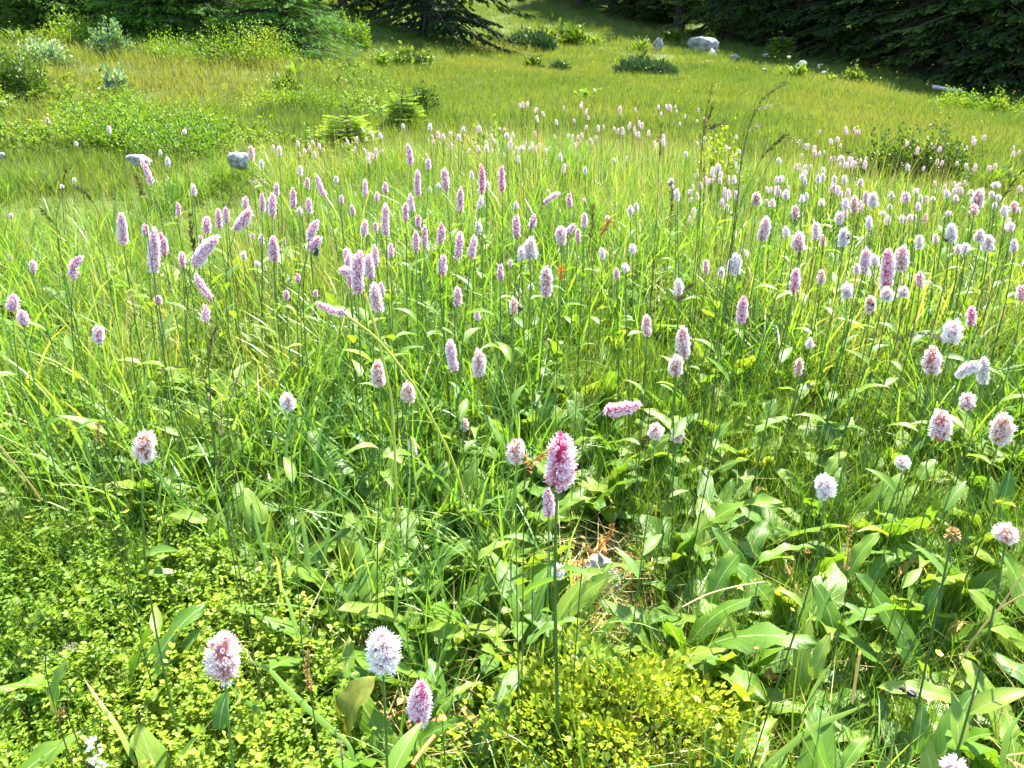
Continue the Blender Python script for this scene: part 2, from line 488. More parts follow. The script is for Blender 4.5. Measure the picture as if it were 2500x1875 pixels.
# ------------------------------------------------------------------ grass: tufts spread by geometry nodes (nobody could count the blades)
def blades(n, h, w, spread, lean=(.05, .35), bend=(.2, 1.1), seg=4, seed=0, tint=(0, 1), dirbias=None):
    """n bent tapering blades rooted within `spread` of the origin"""
    r = np.random.default_rng(seed)
    hh = r.uniform(h[0], h[1], n); ww = r.uniform(w[0], w[1], n)
    az = r.uniform(0, 2 * np.pi, n)
    ln = r.uniform(*lean, n); bd = r.uniform(*bend, n) * r.random(n) ** .5
    rr = spread * np.sqrt(r.random(n)); ra = r.uniform(0, 2 * np.pi, n)
    pos = np.stack([rr * np.cos(ra), rr * np.sin(ra), np.zeros(n)], 1)
    out = np.stack([np.cos(az), np.sin(az), np.zeros(n)], 1)
    sa = az + np.pi / 2 + r.uniform(-.6, .6, n)
    side = np.stack([np.cos(sa), np.sin(sa), np.zeros(n)], 1)
    V = []
    p = pos.copy()
    for s in range(seg + 1):
        t = s / seg
        if s:
            th = ln + bd * ((s - .5) / seg) ** 1.5 * 1.6
            p = p + (np.sin(th) * hh / seg)[:, None] * out + (np.cos(th) * hh / seg)[:, None] * np.array([0, 0, 1.])
        wd = ww * (.55 + .45 * min(1, t * 4)) * (1 - t ** 2.2)
        if s < seg:
            V += [p - side * wd[:, None] / 2, p + side * wd[:, None] / 2]
        else:
            V += [p]
    k = 2 * seg + 1
    v = np.stack(V, 1).reshape(-1, 3)
    f = []
    for s in range(seg - 1):
        a = 2 * s
        f += [(a, a + 1, a + 3), (a, a + 3, a + 2)]
    f += [(2 * seg - 2, 2 * seg - 1, 2 * seg)]
    f = (np.array(f)[None] + (np.arange(n) * k)[:, None, None]).reshape(-1, 3)
    tt = np.repeat(r.uniform(tint[0], tint[1], n), k) + np.tile(np.repeat(np.linspace(-.08, .08, seg + 1), 2)[:k], n)
    return v, f, np.clip(tt, 0, 1)

LEAF_T = np.array([(0, 0, 0), (-.25, .28, .03), (.25, .28, .03), (-.24, .68, .02), (.24, .68, .02), (0, 1, -.1), (0, .48, -.05)], float)
LEAF_F = np.array([(0, 6, 1), (0, 2, 6), (1, 6, 3), (2, 4, 6), (3, 6, 5), (6, 4, 5)])
LN = len(LEAF_T)

def source(name, parts):
    """an unlinked object that the scatter nodes read; parts: list of (v, f, tint, material)"""
    b = Bag(); mats = []; mi = []
    for v, f, t, m in parts:
        if m not in mats: mats.append(m)
        b.add(v, f, t); mi += [mats.index(m)] * len(f)
    me = b.mesh(name, mats[0])
    for m in mats[1:]: me.materials.append(m)
    if len(mats) > 1:
        me.polygons.foreach_set('material_index', np.array(mi, dtype=np.int32))
    return bpy.data.objects.new(name, me)

def scatter(name, label, pts, scl, sources, vi=None, tilt=.12, yaw=None, seed=1):
    r = np.random.default_rng(seed)
    n = len(pts)
    me = bpy.data.meshes.new(name)
    me.vertices.add(n)
    me.vertices.foreach_set('co', np.ascontiguousarray(pts, dtype=np.float32).ravel())
    rot = np.stack([r.normal(0, tilt, n), r.normal(0, tilt, n), r.uniform(0, 6.283, n) if yaw is None else yaw], 1)
    a = me.attributes.new('rot', 'FLOAT_VECTOR', 'POINT'); a.data.foreach_set('vector', np.ascontiguousarray(rot, dtype=np.float32).ravel())
    a = me.attributes.new('scl', 'FLOAT', 'POINT'); a.data.foreach_set('value', np.ascontiguousarray(scl, dtype=np.float32))
    a = me.attributes.new('vi', 'INT', 'POINT'); a.data.foreach_set('value', (r.integers(0, len(sources), n) if vi is None else vi).astype(np.int32))
    ob = tag(link(name, me), label, kind='stuff')
    ng = bpy.data.node_groups.new(name, 'GeometryNodeTree')
    ng.interface.new_socket(name='Geometry', in_out='INPUT', socket_type='NodeSocketGeometry')
    ng.interface.new_socket(name='Geometry', in_out='OUTPUT', socket_type='NodeSocketGeometry')
    gi = ng.nodes.new('NodeGroupInput'); go = ng.nodes.new('NodeGroupOutput')
    mp = ng.nodes.new('GeometryNodeMeshToPoints')
    ng.links.new(gi.outputs[0], mp.inputs['Mesh'])
    ip = ng.nodes.new('GeometryNodeInstanceOnPoints')
    ng.links.new(mp.outputs[0], ip.inputs['Points'])
    gt = ng.nodes.new('GeometryNodeGeometryToInstance')
    for s in sources:
        oi = ng.nodes.new('GeometryNodeObjectInfo')
        oi.inputs['Object'].default_value = s
        ng.links.new(oi.outputs['Geometry'], gt.inputs[0])
    ng.links.new(gt.outputs[0], ip.inputs['Instance'])
    ip.inputs['Pick Instance'].default_value = True
    for attr, typ, sock in (('vi', 'INT', 'Instance Index'), ('rot', 'FLOAT_VECTOR', 'Rotation'), ('scl', 'FLOAT', 'Scale')):
        na = ng.nodes.new('GeometryNodeInputNamedAttribute'); na.data_type = typ
        na.inputs['Name'].default_value = attr
        o = [x for x in na.outputs if x.enabled and x.name == 'Attribute'][0]
        ng.links.new(o, ip.inputs[sock])
    ng.links.new(ip.outputs[0], go.inputs[0])
    md = ob.modifiers.new('scatter', 'NODES'); md.node_group = ng
    return ob

def sector(n, r0, r1, half, seed, power=1.0):
    r = np.random.default_rng(seed)
    u = r.random(n)
    rad = np.sqrt(r0 ** 2 + u ** power * (r1 ** 2 - r0 ** 2))
    az = r.uniform(-half, half, n)
    return rad * np.sin(az), rad * np.cos(az)

def with_z(x, y, dz=-.005):
    return np.stack([x, y, ground_z(x, y) + dz], 1)

# places that the plants share: ellipses on the ground (x, y, rx, ry)
def ellipse_mask(x, y, es):
    m = np.zeros(len(x), bool)
    for cx, cy, rx, ry in es:
        m |= ((x - cx) / rx) ** 2 + ((y - cy) / ry) ** 2 < 1 + .35 * np.sin(x * 23 + y * 17)
    return m
CARPET = [(-.70, 1.02, .36, .34), (-.92, 1.2, .3, .24), (-.5, .82, .26, .2)]      # bilberry carpet, front left
SHRUB_FRONT = (.165, .93, .24, .15)                                             # yellow bilberry shrub, front
BARE = [(.19, 1.40, .12, .19)]                                                  # small bare gap with a stone

fine = [source('grass_tuft', [blades(24, (.07, .2), (.0014, .003), .05, seed=s, seg=4) + (M['grass'],),
                              blades(3, (.06, .2), (.001, .002), .05, (.3, 1.2), (0, .5), seed=s + 50, seg=3) + (M['straw'],)]) for s in range(6)]
x, y = sector(8000, .25, 2.6, R(66), 11)
keep = ~ellipse_mask(x, y, BARE) & ~(ellipse_mask(x, y, CARPET) & (rng.random(len(x)) < .1))
x, y = x[keep], y[keep]
sc = rng.uniform(.7, 1.25, len(x)) * (1 + .25 * noise2(x, y, 3, 8)) * (.62 + .62 * np.clip((np.hypot(x, y) - .9) / 1.3, 0, 1))
scatter('meadow_grass', 'fine green meadow grass between the bistort leaves', with_z(x, y), sc, fine, tilt=.15, seed=3)

wide = [source('broad_tuft', [blades(7, (.2, .42), (.004, .009), .035, (.05, .4), (.3, 1.5), seed=100 + s, seg=7) + (M['blade'],)]) for s in range(6)]
x, y = sector(3200, .5, 3.8, R(60), 12)
keep = (noise2(x, y, 2.2, 21) > -.25) & ~ellipse_mask(x, y, CARPET + BARE + [SHRUB_FRONT])
x, y = x[keep], y[keep]
sc = rng.uniform(.55, 1.0, len(x)) * (.7 + .62 * np.clip((np.hypot(x, y) - .8) / 1.2, 0, 1))
scatter('broad_grass', 'broad fresh green grass blades arching in the meadow', with_z(x, y), sc, wide, tilt=.1, seed=4)

mid = [source('mid_tuft', [blades(22, (.14, .38), (.0018, .0042), .09, (.02, .4), (.2, 1.2), seed=200 + s, seg=4) + (M['grass'],),
                           blades(12, (.12, .34), (.004, .009), .08, (.1, .5), (.4, 1.6), seed=270 + s, seg=5) + (M['blade'],),
                           blades(2, (.3, .5), (.001, .0022), .09, (.02, .25), (0, .3), seed=250 + s, seg=3) + (M['straw'],)]) for s in range(6)]
x, y = sector(10500, 2.35, 6.5, R(52), 13)
OPEN = []                                            # stones, young trees and bushes that stand clear of the tall grass
for px, py, Y, w in [(338, 392, 4.8, .28), (583, 398, 4.7, .28), (985, 305, 7.4, .5), (850, 345, 6.4, .4), (2235, 428, 5.4, .6), (250, 335, 6.1, .6), (440, 350, 5.8, .6), (2430, 455, 5.0, .45), (1965, 490, 4.0, .3), (280, 392, 4.9, .3)]:
    q = at_y(px, py, Y); OPEN.append((q[0], q[1] - .45, w, .75))
opn = ellipse_mask(x, y, OPEN)
keep = ~(opn & (rng.random(len(x)) < .4)) & (noise2(x, y, 3.4, 61) > -.75)
x, y, opn = x[keep], y[keep], opn[keep]
r_ = np.hypot(x, y)
sc = rng.uniform(.6, 1.15, len(x)) * np.where(opn, .5, 1) * (1 + .3 * noise2(x, y, 2, 9) + .15 * noise2(x, y, 6, 19)) * np.where((x < -.2) & (r_ > 3.2), .8, 1) * np.clip(.75 + (r_ - 1.9) * .3, .75, 1.05) * np.clip(1.0 - (r_ - 5.2) * .3, .6, 1)
scatter('meadow_grass', 'dense tall meadow grass with pale seed stalks in the middle of the meadow', with_z(x, y), sc, mid, tilt=.12, seed=5)

hill = [source('hill_tuft', [blades(90, (.05, .17), (.003, .0075), .26, (.05, .45), (.2, .9), seed=300 + s, seg=3) + (M['hill'],)]) for s in range(6)]
x, y = sector(13000, 5.4, 22, R(47), 14, power=1.25)
sc = rng.uniform(.7, 1.2, len(x)) * (1 + .25 * noise2(x, y, .9, 10))
P1 = with_z(x, y)
x, y = sector(13000, 21, 75, R(44), 15, power=1.1)
P2 = with_z(x, y)
sc = np.concatenate([sc, rng.uniform(1.2, 2.0, len(x))])
scatter('hillside_grass', 'short yellow green grass on the sunny hillside', np.vstack([P1, P2]), sc, hill, tilt=.1, seed=6)

# low herbs that close the floor between the leaves
def herb_plant(n, size, height, seed, spread=.05):
    r = np.random.default_rng(seed)
    d = np.stack([r.normal(0, 1, n), r.normal(0, 1, n), r.uniform(-.2, .7, n)], 1)
    T = np.stack([r.normal(0, spread, n), r.normal(0, spread, n), r.uniform(.2, 1, n) * height], 1)
    v, f = stamp(LEAF_T * np.array([1.3, 1, 1]), LEAF_F, frames(d, r.normal(0, .5, n)), T, r.uniform(.6, 1.2, n) * size)
    t = np.repeat(r.random(n), len(LEAF_T))
    return v, f, t
herb = [source('herb', [herb_plant(34, .012, .07, 400 + s) + (M['herb'],)]) for s in range(5)]
x, y = sector(1900, .3, 2.6, R(62), 16)
keep = ~ellipse_mask(x, y, BARE)
scatter('low_herbs', 'low leafy herbs covering the meadow floor', with_z(x[keep], y[keep]), rng.uniform(.7, 1.3, keep.sum()), herb, seed=7)

# bilberry carpet in the front left
def bil_sprig(n, leaf, h, seed, spread=.03):
    r = np.random.default_rng(seed)
    b = Bag()
    for k in range(4):
        a = r.uniform(0, 6.28)
        top = np.array([math.cos(a) * spread * r.uniform(.4, 1.4), math.sin(a) * spread * r.uniform(.4, 1.4), h * r.uniform(.7, 1.05)])
        pts = bezier(np.zeros(3), top * .3 + [0, 0, h * .2], top * .7, top, 5)
        m = n // 4
        i = r.uniform(.25, 1, m)
        T = np.array([np.interp(i, np.linspace(0, 1, 5), pts[:, j]) for j in range(3)]).T
        ang = r.uniform(0, 6.28, m)
        d = np.stack([np.cos(ang), np.sin(ang), r.uniform(-.1, .9, m)], 1)
        v, f = stamp(LEAF_T * np.array([1.15, 1, 1]), LEAF_F, frames(d, r.normal(0, .4, m)), T, r.uniform(.65, 1.2, m) * leaf)
        b.add(v, f, np.repeat(np.clip(i * .5 + r.normal(.15, .2, m), 0, 1), LN))
    return np.concatenate(b.v), np.concatenate(b.f), np.concatenate(b.t)
bils = [source('sprig', [bil_sprig(96, .0085, .13, 500 + s) + (M['carpet'],)]) for s in range(6)]
x, y = sector(7500, .45, 1.75, R(60), 17)
keep = ellipse_mask(x, y, CARPET)
scatter('bilberry_carpet', 'carpet of small glossy green bilberry leaves in the lower left', with_z(x[keep], y[keep]), rng.uniform(.7, 1.3, keep.sum()), bils, tilt=.2, seed=8)

slope = [source('slope_sprig', [bil_sprig(130, .017, .13, 550 + s, .10) + (M['bilberry'],)]) for s in range(5)]
x, y = sector(5200, 5.6, 13.5, R(44), 27)
x -= 1.2
keep = (x < -.75 - .06 * y) & (noise2(x, y, 1.7, 33) > .12) & (y > 5.2)
SLOPE_XY = (x[keep], y[keep])
scatter('bilberry_cover', 'patches of bilberry ground cover on the left slope', with_z(x[keep], y[keep], .0), rng.uniform(.7, 1.5, keep.sum()), slope, tilt=.2, seed=28)

weed = [source('weed', [bil_sprig(60, .05, .16, 580 + s, .16) + (M['bush'] if s % 2 else M['bilberry'],)]) for s in range(4)]
x, y = sector(700, 6.5, 40, R(42), 37)
keep = noise2(x, y, .5, 38) > .05
scatter('hillside_weeds', 'low leafy weeds dotted over the hillside grass', with_z(x[keep], y[keep]), rng.uniform(.5, 1.3, keep.sum()), weed, tilt=.2, seed=39)

# fallen straw and dry litter
lit = [source('litter', [blades(9, (.06, .2), (.001, .0026), .07, (1.25, 1.5), (0, .1), seed=600 + s, seg=3) + (M['straw'],),
                         blades(3, (.03, .07), (.006, .012), .07, (1.2, 1.5), (0, .2), seed=650 + s, seg=3) + (M['dead'],)]) for s in range(5)]
x, y = sector(900, .3, 2.4, R(60), 18)
d = np.exp(-((x - .19) ** 2 + (y - 1.42) ** 2) / .05)
P = with_z(x, y, .0); P[:, 2] += rng.uniform(.0, .06, len(x))
xb, yb = rng.normal(.19, .05, 30), rng.normal(1.40, .08, 30)
Pb = with_z(xb, yb, .01)
scatter('dry_litter', 'dry straw and brown leaf litter on the meadow floor', np.vstack([P, Pb]), rng.uniform(.6, 1.3, len(P) + 30), lit, tilt=.25, seed=9)

# ------------------------------------------------------------------ bistort spikes
def floret_set(detail):
    """one floret: open cup of petals with stamens; Y points out of the spike"""
    v, f, t = [], [], []
    np_ = 5 if detail else 4
    for k in range(np_):
        a = 2 * np.pi * k / np_ + .3
        c, s = math.cos(a), math.sin(a)
        e = 2.2 * np.pi / np_ / 2
        def q(r, y, da=0): return (r * math.cos(a + da), y, r * math.sin(a + da))
        i = len(v)
        v += [(0, 0, 0), q(.46, .55, -e), q(.46, .55, e), q(.50, 1.05, 0)]
        t += [0.0, .72, .72, 1.0]
        f += [(i, i + 1, i + 2), (i + 1, i + 3, i + 2)]
    for k in range(4 if detail else 2):
        a = 2 * np.pi * k / (4 if detail else 2) + .9
        c, s = math.cos(a), math.sin(a)
        i = len(v)
        v += [(c * .1 - s * .05, .5, s * .1 + c * .05), (c * .1 + s * .05, .5, s * .1 - c * .05), (c * .34, 1.34, s * .34), (c * .40 - s * .07, 1.28, s * .40 + c * .07)]
        t += [.8, .8, 1, 1]
        f += [(i, i + 1, i + 2), (i, i + 2, i + 3)]
    return np.array(v), np.array(f), np.array(t)

SPIKE = {}
def spike_mesh(cls, aspect, bend, seed, detail):
    """spike of unit length along +Z; aspect = width / length; bend = sideways bow"""
    key = (cls, round(aspect, 2), round(bend, 2), seed, detail)
    if key in SPIKE: return SPIKE[key]
    r = np.random.default_rng(hash(key[1:]) % 99991 + ord(cls))
    wd = aspect
    fuzz = {'p': .19, 'l': .22, 'w': .25, 'c': .24, 'm': .23}[cls]
    sp = wd * ({2: .20, 1: .20, 0: .27}[detail]) * (1.12 if cls == 'm' else 1)
    core = wd * (.5 - fuzz)
    n = int(np.clip(2 * np.pi * wd * .40 * 1.0 / (sp * sp) * 1.15, 30, 460))
    i = np.arange(n)
    z = (i + .5) / n + r.normal(0, .006, n)
    ang = i * 2.39996 + r.normal(0, .10, n)
    prof = np.clip((z + .04) / .16, 0, 1) ** .5 * np.clip((1.02 - z) / .30, 0.02, 1) ** .5
    if cls in 'wc': prof = np.clip((z + .05) / .25, 0, 1) ** .5 * np.clip((1.04 - z) / .42, 0.02, 1) ** .5
    prof = prof * (1 + .10 * np.sin(ang * 2 + seed * 2.1 + z * 5) + .07 * np.sin(z * 17 + seed))
    rad = core * prof
    tipward = np.clip((z - .62) / .38, 0, 1)
    d = np.stack([np.cos(ang), np.sin(ang), .18 + 1.6 * tipward ** 2 + r.normal(0, .18, n) - .35 * np.clip(.2 - z, 0, 1)], 1)
    ax = bend * np.sin(np.pi * z) if bend >= 0 else 0
    T = np.stack([rad * np.cos(ang) + bend * (1 - (2 * z - 1) ** 2), rad * np.sin(ang), z * .93], 1)
    size = wd * fuzz * 1.05 * (1 - .35 * tipward) * r.uniform(.6, 1.3, n)
    fv, ff, ft = floret_set(detail >= 1)
    v, f = stamp(fv, ff, frames(d, r.uniform(0, 6.28, n)), T, np.stack([size * (1.15 if cls in 'pm' else .95), size, size * (1.15 if cls in 'pm' else .95)], 1))
    gone = (r.random(n) < .07) | ((z < .16) & (r.random(n) < .45)) | ((z > .9) & (r.random(n) < .35))
    t = np.tile(ft, n) + np.repeat(r.normal(0, .10, n) - .4 * (r.random(n) < .045) - (.16 if cls in 'pm' else .08) * tipward ** 2, len(ft))
    keep = np.repeat(~gone, len(ff)); f = f[keep]
    b = Bag(); b.add(v, f, np.clip(t, 0, 1))
    zz = np.linspace(0, .95, 9)
    pr = np.clip((zz + .02) / .12, 0, 1) ** .5 * np.clip((1.0 - zz) / .3, 0.05, 1) ** .5
    cv, cf = tube(np.stack([bend * (1 - (2 * zz - 1) ** 2), 0 * zz, zz * .93], 1), core * pr * .96, 8)
    b.add(cv, cf, .10)
    SPIKE[key] = b.mesh('flower_spike', PET[cls])
    return SPIKE[key]

def small_leaf_mesh(seed):
    r = np.random.default_rng(seed)
    t = np.linspace(0, 1, 6)
    w = .13 * np.sin(np.pi * np.clip(t, 0, 1) ** .6) + .01
    b0 = r.uniform(.1, .5)
    sp = np.stack([0 * t, t * .9, .45 * t - b0 * 1.4 * t * t], 1)
    v = np.concatenate([sp + np.stack([-w, 0 * t, w * .5], 1), sp, sp + np.stack([w, 0 * t, w * .5], 1)])
    uv = np.concatenate([np.stack([-np.ones(6), t], 1), np.stack([0 * t, t], 1), np.stack([np.ones(6), t], 1)])
    f = []
    for s in range(2):
        for k in range(5):
            a = s * 6 + k
            f += [(a, a + 6, a + 7), (a, a + 7, a + 1)]
    return mesh_from('stem_leaf', v, np.array(f), None, uv, M['leaf'])
STEMLEAF = [small_leaf_mesh(s) for s in range(4)]

# crop of the photograph each line was read in: x offset, y offset; then tip x y, base x y, width (crop pixels, 2.592 to one of the photograph), colour
K = .38583
OFF = {1: (0, 0), 2: (825, 0), 3: (1650, 0), 4: (0, 620), 5: (825, 620), 6: (1650, 620), 7: (0, 1235), 8: (825, 1235), 9: (1650, 1235)}
FL = """
1 297 740 300 783 24 p;1 690 795 690 850 30 w;1 1168 815 1170 850 28 w;1 480 892 484 925 22 w;1 1013 945 1015 985 22 w;1 1058 990 1062 1052 34 w
1 1585 918 1590 1015 50 l;1 1655 1005 1658 1065 30 w;1 1768 920 1768 990 28 w;1 885 995 955 1165 50 p;1 1220 1165 1225 1238 46 w;1 468 1120 468 1160 24 w
1 392 1168 392 1192 28 w;1 1122 1275 1128 1370 38 p;1 68 1348 70 1382 28 p;1 765 1335 782 1545 64 p;1 918 1412 922 1490 46 p;1 975 1425 972 1722 72 p
1 1015 1460 1040 1620 58 p;1 1310 1362 1310 1480 60 p;1 1380 1308 1390 1450 50 p;1 1430 1300 1430 1410 44 p;1 1390 1480 1235 1690 78 p;1 1590 1310 1490 1450 70 p
1 1553 1237 1553 1330 42 p;1 1655 1215 1658 1345 42 p;1 1725 1210 1722 1378 58 p;1 1748 1150 1750 1240 38 p;1 1852 1180 1852 1318 48 p;1 1943 1120 1943 1195 42 l
1 1900 1045 1900 1110 36 w;1 1998 1092 2055 1240 46 p;1 1952 1243 1958 1348 46 p;1 1897 1305 1897 1365 36 w;1 2125 1115 2128 1155 34 w;1 2162 1232 2162 1290 32 p
1 2015 1385 1955 1530 58 p;1 2030 1495 1960 1580 66 p;1 1730 1485 1735 1655 66 p;1 1798 1500 1798 1560 28 p;1 1655 1480 1655 1545 36 w;1 1600 1462 1600 1520 32 w
1 1543 1590 1543 1645 38 w;1 1153 1585 1155 1690 48 p;1 2185 1565 2200 1660 42 p;1 60 1605 62 1650 30 p;1 1268 1485 1270 1530 28 p;1 525 1610 465 1770 62 p
2 440 900 458 1048 48 p;2 570 995 572 1075 42 p;2 507 1062 508 1240 48 p;2 670 1052 685 1205 58 p;2 905 1030 908 1225 56 m;2 1035 1035 1040 1215 50 m
2 170 1125 172 1245 40 p;2 300 1152 302 1225 42 p;2 247 1210 247 1275 36 p;2 85 1290 95 1365 38 p;2 778 1175 778 1340 52 p;2 306 1270 304 1495 56 p
2 455 1218 465 1340 44 p;2 428 1275 430 1400 44 p;2 508 1355 510 1440 42 p;2 175 1385 158 1495 52 p;2 236 1400 240 1475 34 p;2 546 1410 546 1565 48 p
2 495 1450 495 1595 52 p;2 655 1398 645 1545 56 p;2 772 1455 752 1640 60 p;2 870 1480 842 1640 60 p;2 338 1535 336 1630 46 p;2 912 1235 895 1320 46 w
2 945 1145 945 1185 34 w;2 845 1080 847 1130 28 w;2 635 1155 636 1190 28 w;2 583 1178 583 1215 28 w;2 885 1400 895 1478 48 w;2 1130 1345 1132 1510 56 p
2 1245 1348 1222 1455 52 p;2 1125 1272 1126 1328 34 w;2 1330 1195 1330 1225 26 w;2 1410 1215 1305 1290 44 p;2 1465 1212 1465 1310 42 p;2 1560 1340 1558 1440 46 p
2 1505 1415 1450 1480 50 p;2 1518 1440 1518 1535 40 p;2 1408 1425 1415 1550 70 l;2 1220 1500 1220 1632 90 w;2 1160 1555 1162 1650 54 w;2 1703 1360 1705 1405 32 w
2 1850 1300 1853 1355 38 w;2 1885 1280 1887 1340 32 w;2 1558 1250 1560 1285 26 l;2 1865 1540 1866 1605 50 w;2 1670 1565 1672 1645 44 w;2 2108 1120 2112 1190 40 w
2 2138 1195 2140 1270 40 w;2 1565 1050 1566 1105 28 w;2 1405 965 1406 1020 28 w;2 1750 998 1750 1030 22 w;2 583 778 584 825 30 w;2 412 780 412 815 22 w
2 940 915 940 960 32 w;2 735 1410 737 1440 26 w;2 668 1600 665 1745 60 p;2 55 1565 70 1650 50 p;2 230 1540 235 1690 50 p;2 793 800 793 832 24 w
2 665 845 667 885 24 w;2 713 832 713 862 22 w;2 765 845 765 890 28 w;2 1067 838 1068 875 30 w;2 1160 920 1162 948 30 w;2 268 835 270 880 26 w
5 140 -35 130 250 84 p;5 195 -10 208 160 66 p;5 65 -20 78 205 50 p;5 5 103 95 120 66 p;5 270 175 285 265 45 p;5 230 175 255 365 76 l
4 1985 300 2180 380 60 p;4 1998 222 1998 280 34 p;5 755 200 755 330 58 p;5 880 345 885 420 40 p;5 1115 268 1110 385 60 c;5 1030 55 1028 165 48 p
5 1092 35 1090 80 36 w;5 1320 68 1312 270 76 l;5 1222 185 1222 230 42 w;5 1820 55 1820 120 50 w;5 1762 85 1765 160 40 p;5 2150 150 2152 268 60 l
5 710 530 740 740 68 p;5 892 600 885 775 80 c;5 250 672 258 835 86 c;5 445 800 445 935 82 c;5 800 1035 802 1115 48 c;5 465 1150 480 1270 48 w
5 1950 378 1955 520 62 l;6 45 450 50 655 82 l;6 10 640 0 775 84 c;5 1925 945 1685 990 90 m;5 2010 1075 2005 1165 88 c;5 2160 1075 2150 1190 74 c
5 1135 1175 1130 1325 104 c;5 1425 1130 1390 1480 172 m;5 1325 1475 1330 1660 68 p;4 85 255 78 355 68 p;4 140 350 150 455 64 p;4 620 450 622 560 68 p
4 1000 258 1005 320 48 p;4 1230 110 1340 290 60 p;4 1295 315 1300 430 60 p;4 1030 418 1030 505 42 p;4 205 35 210 115 48 p;4 1878 120 1885 180 40 p
4 1808 222 1810 290 42 p;4 1325 880 1326 930 28 m;4 1820 880 1825 990 84 w;4 935 1125 900 1310 124 c;4 1627 45 1628 85 38 w;4 1425 345 1425 380 24 p
6 188 28 188 125 44 l;6 287 82 287 150 44 w;6 390 -8 362 135 82 w;6 15 150 18 265 58 w;6 765 88 745 240 64 m;6 920 100 918 190 54 c
6 1212 -50 1185 120 64 p;6 1145 60 1140 130 52 w;6 1258 0 1260 75 56 w;6 1345 -45 1322 215 82 m;6 1440 -60 1420 105 84 l;6 1335 215 1335 290 72 w
6 1545 108 1543 215 60 l;6 1085 185 1085 280 72 w;6 1440 205 1440 275 64 w;6 1235 265 1230 365 64 c;6 980 212 980 240 26 w;6 1875 325 1870 455 60 m
6 430 260 408 440 64 m;6 2185 190 2185 300 62 l;6 1758 420 1738 565 112 w;6 1625 585 1620 755 104 l;6 1770 778 1915 695 84 w;6 1952 650 1945 820 64 w
6 850 530 850 605 54 w;6 780 655 770 770 60 c;6 1850 880 1848 975 88 l;6 1678 980 1668 1185 120 l;6 2080 1015 2040 1195 122 c;6 1435 1285 1432 1350 80 w
6 945 1405 945 1535 112 w;9 2090 120 2085 230 114 c;9 1762 1610 1760 1720 126 w;7 1415 810 1422 1095 164 l;8 275 800 285 1030 168 w;8 530 1110 502 1370 112 m
8 1390 372 1395 455 64 w;3 575 1370 540 1525 74 l;3 510 1215 508 1300 64 c;3 755 1295 757 1385 54 l;3 780 1465 780 1590 86 l;3 885 1395 882 1515 58 w
3 928 1480 928 1560 38 l;3 1033 1335 1030 1420 62 w;3 1064 1440 1058 1560 68 w;3 1075 1250 1075 1335 46 w;3 1130 1230 1132 1350 54 l;3 1205 1205 1203 1290 38 p
3 1250 1215 1250 1315 64 w;3 1220 1365 1222 1455 46 w;3 1455 1210 1455 1285 62 l;3 1540 1485 1540 1580 58 w;3 1742 1412 1740 1530 64 w;3 1645 1480 1645 1540 38 w
3 1922 1455 1920 1535 64 w;3 1978 1485 1978 1590 68 w;3 1932 1190 1900 1310 78 l;3 1885 1290 1885 1360 62 c;3 1830 1540 1832 1600 62 w;3 1785 1545 1787 1605 52 w
3 2138 1510 2138 1590 50 w;3 2115 1405 2115 1460 56 w;3 2080 1290 2080 1370 46 w;3 2140 1275 2140 1340 54 l;3 1532 1280 1532 1335 36 w;3 1430 1360 1430 1410 34 w
3 1310 1335 1310 1360 42 w;3 922 1260 922 1300 40 w;3 695 1430 698 1505 46 w;3 698 1200 695 1260 48 w;3 610 1260 610 1310 44 w;3 380 1205 378 1270 32 w
3 268 1035 268 1090 36 w;3 652 995 652 1035 32 w;3 1465 1035 1466 1080 28 w;3 800 1098 803 1140 36 w;3 818 1125 818 1170 28 w;3 932 1060 932 1100 26 w
3 900 1100 900 1160 30 w;3 930 1095 930 1145 28 w;3 1005 1108 1005 1155 30 w;3 1067 1105 1067 1165 34 w;3 1165 1130 1165 1180 42 l;3 1130 1030 1130 1065 20 w
3 1000 1170 1000 1200 28 w;3 1365 1210 1365 1260 36 w;3 1715 1200 1715 1250 42 w;3 1772 1235 1772 1275 36 w;3 2025 1150 2025 1190 58 w;3 2000 1210 2000 1250 36 w
3 2040 1230 2040 1275 34 w;3 1870 1200 1870 1235 32 w;3 1548 1230 1548 1290 28 w;3 1480 1355 1480 1395 32 w;3 1355 1290 1355 1330 28 w;3 1725 1335 1725 1365 38 w
3 2020 1280 2020 1320 32 w;3 2165 1310 2165 1345 28 w;3 798 1235 798 1280 38 w;3 825 1215 825 1270 28 w;3 400 945 400 975 26 w;3 10 1195 10 1265 36 w
3 425 1575 425 1620 32 l;3 370 1110 370 1160 32 w;3 660 1110 660 1155 30 w;3 280 1125 280 1165 24 w;3 62 955 62 995 26 w;3 1520 1190 1520 1225 38 w
3 1628 1245 1628 1270 30 w
"""
ORD = ['first', 'second', 'third', 'fourth', 'fifth', 'sixth', 'seventh', 'eighth', 'ninth', 'tenth', 'eleventh', 'twelfth', 'thirteenth', 'fourteenth', 'fifteenth',
       'sixteenth', 'seventeenth', 'eighteenth', 'nineteenth', 'twentieth']
CNAME = {'p': 'pink', 'l': 'pale pink', 'w': 'white', 'c': 'cream', 'm': 'deep pink'}
BISTORT = []
for line in FL.replace('\n', ';').split(';'):
    q = line.split()
    if len(q) != 7: continue
    c = int(q[0]); ox, oy = OFF[c]
    a, b_, e, g, w_ = [float(t) for t in q[1:6]]
    BISTORT.append(dict(tip=(ox + a * K, oy + b_ * K), base=(ox + e * K, oy + g * K), w=w_ * K, cls=q[6]))

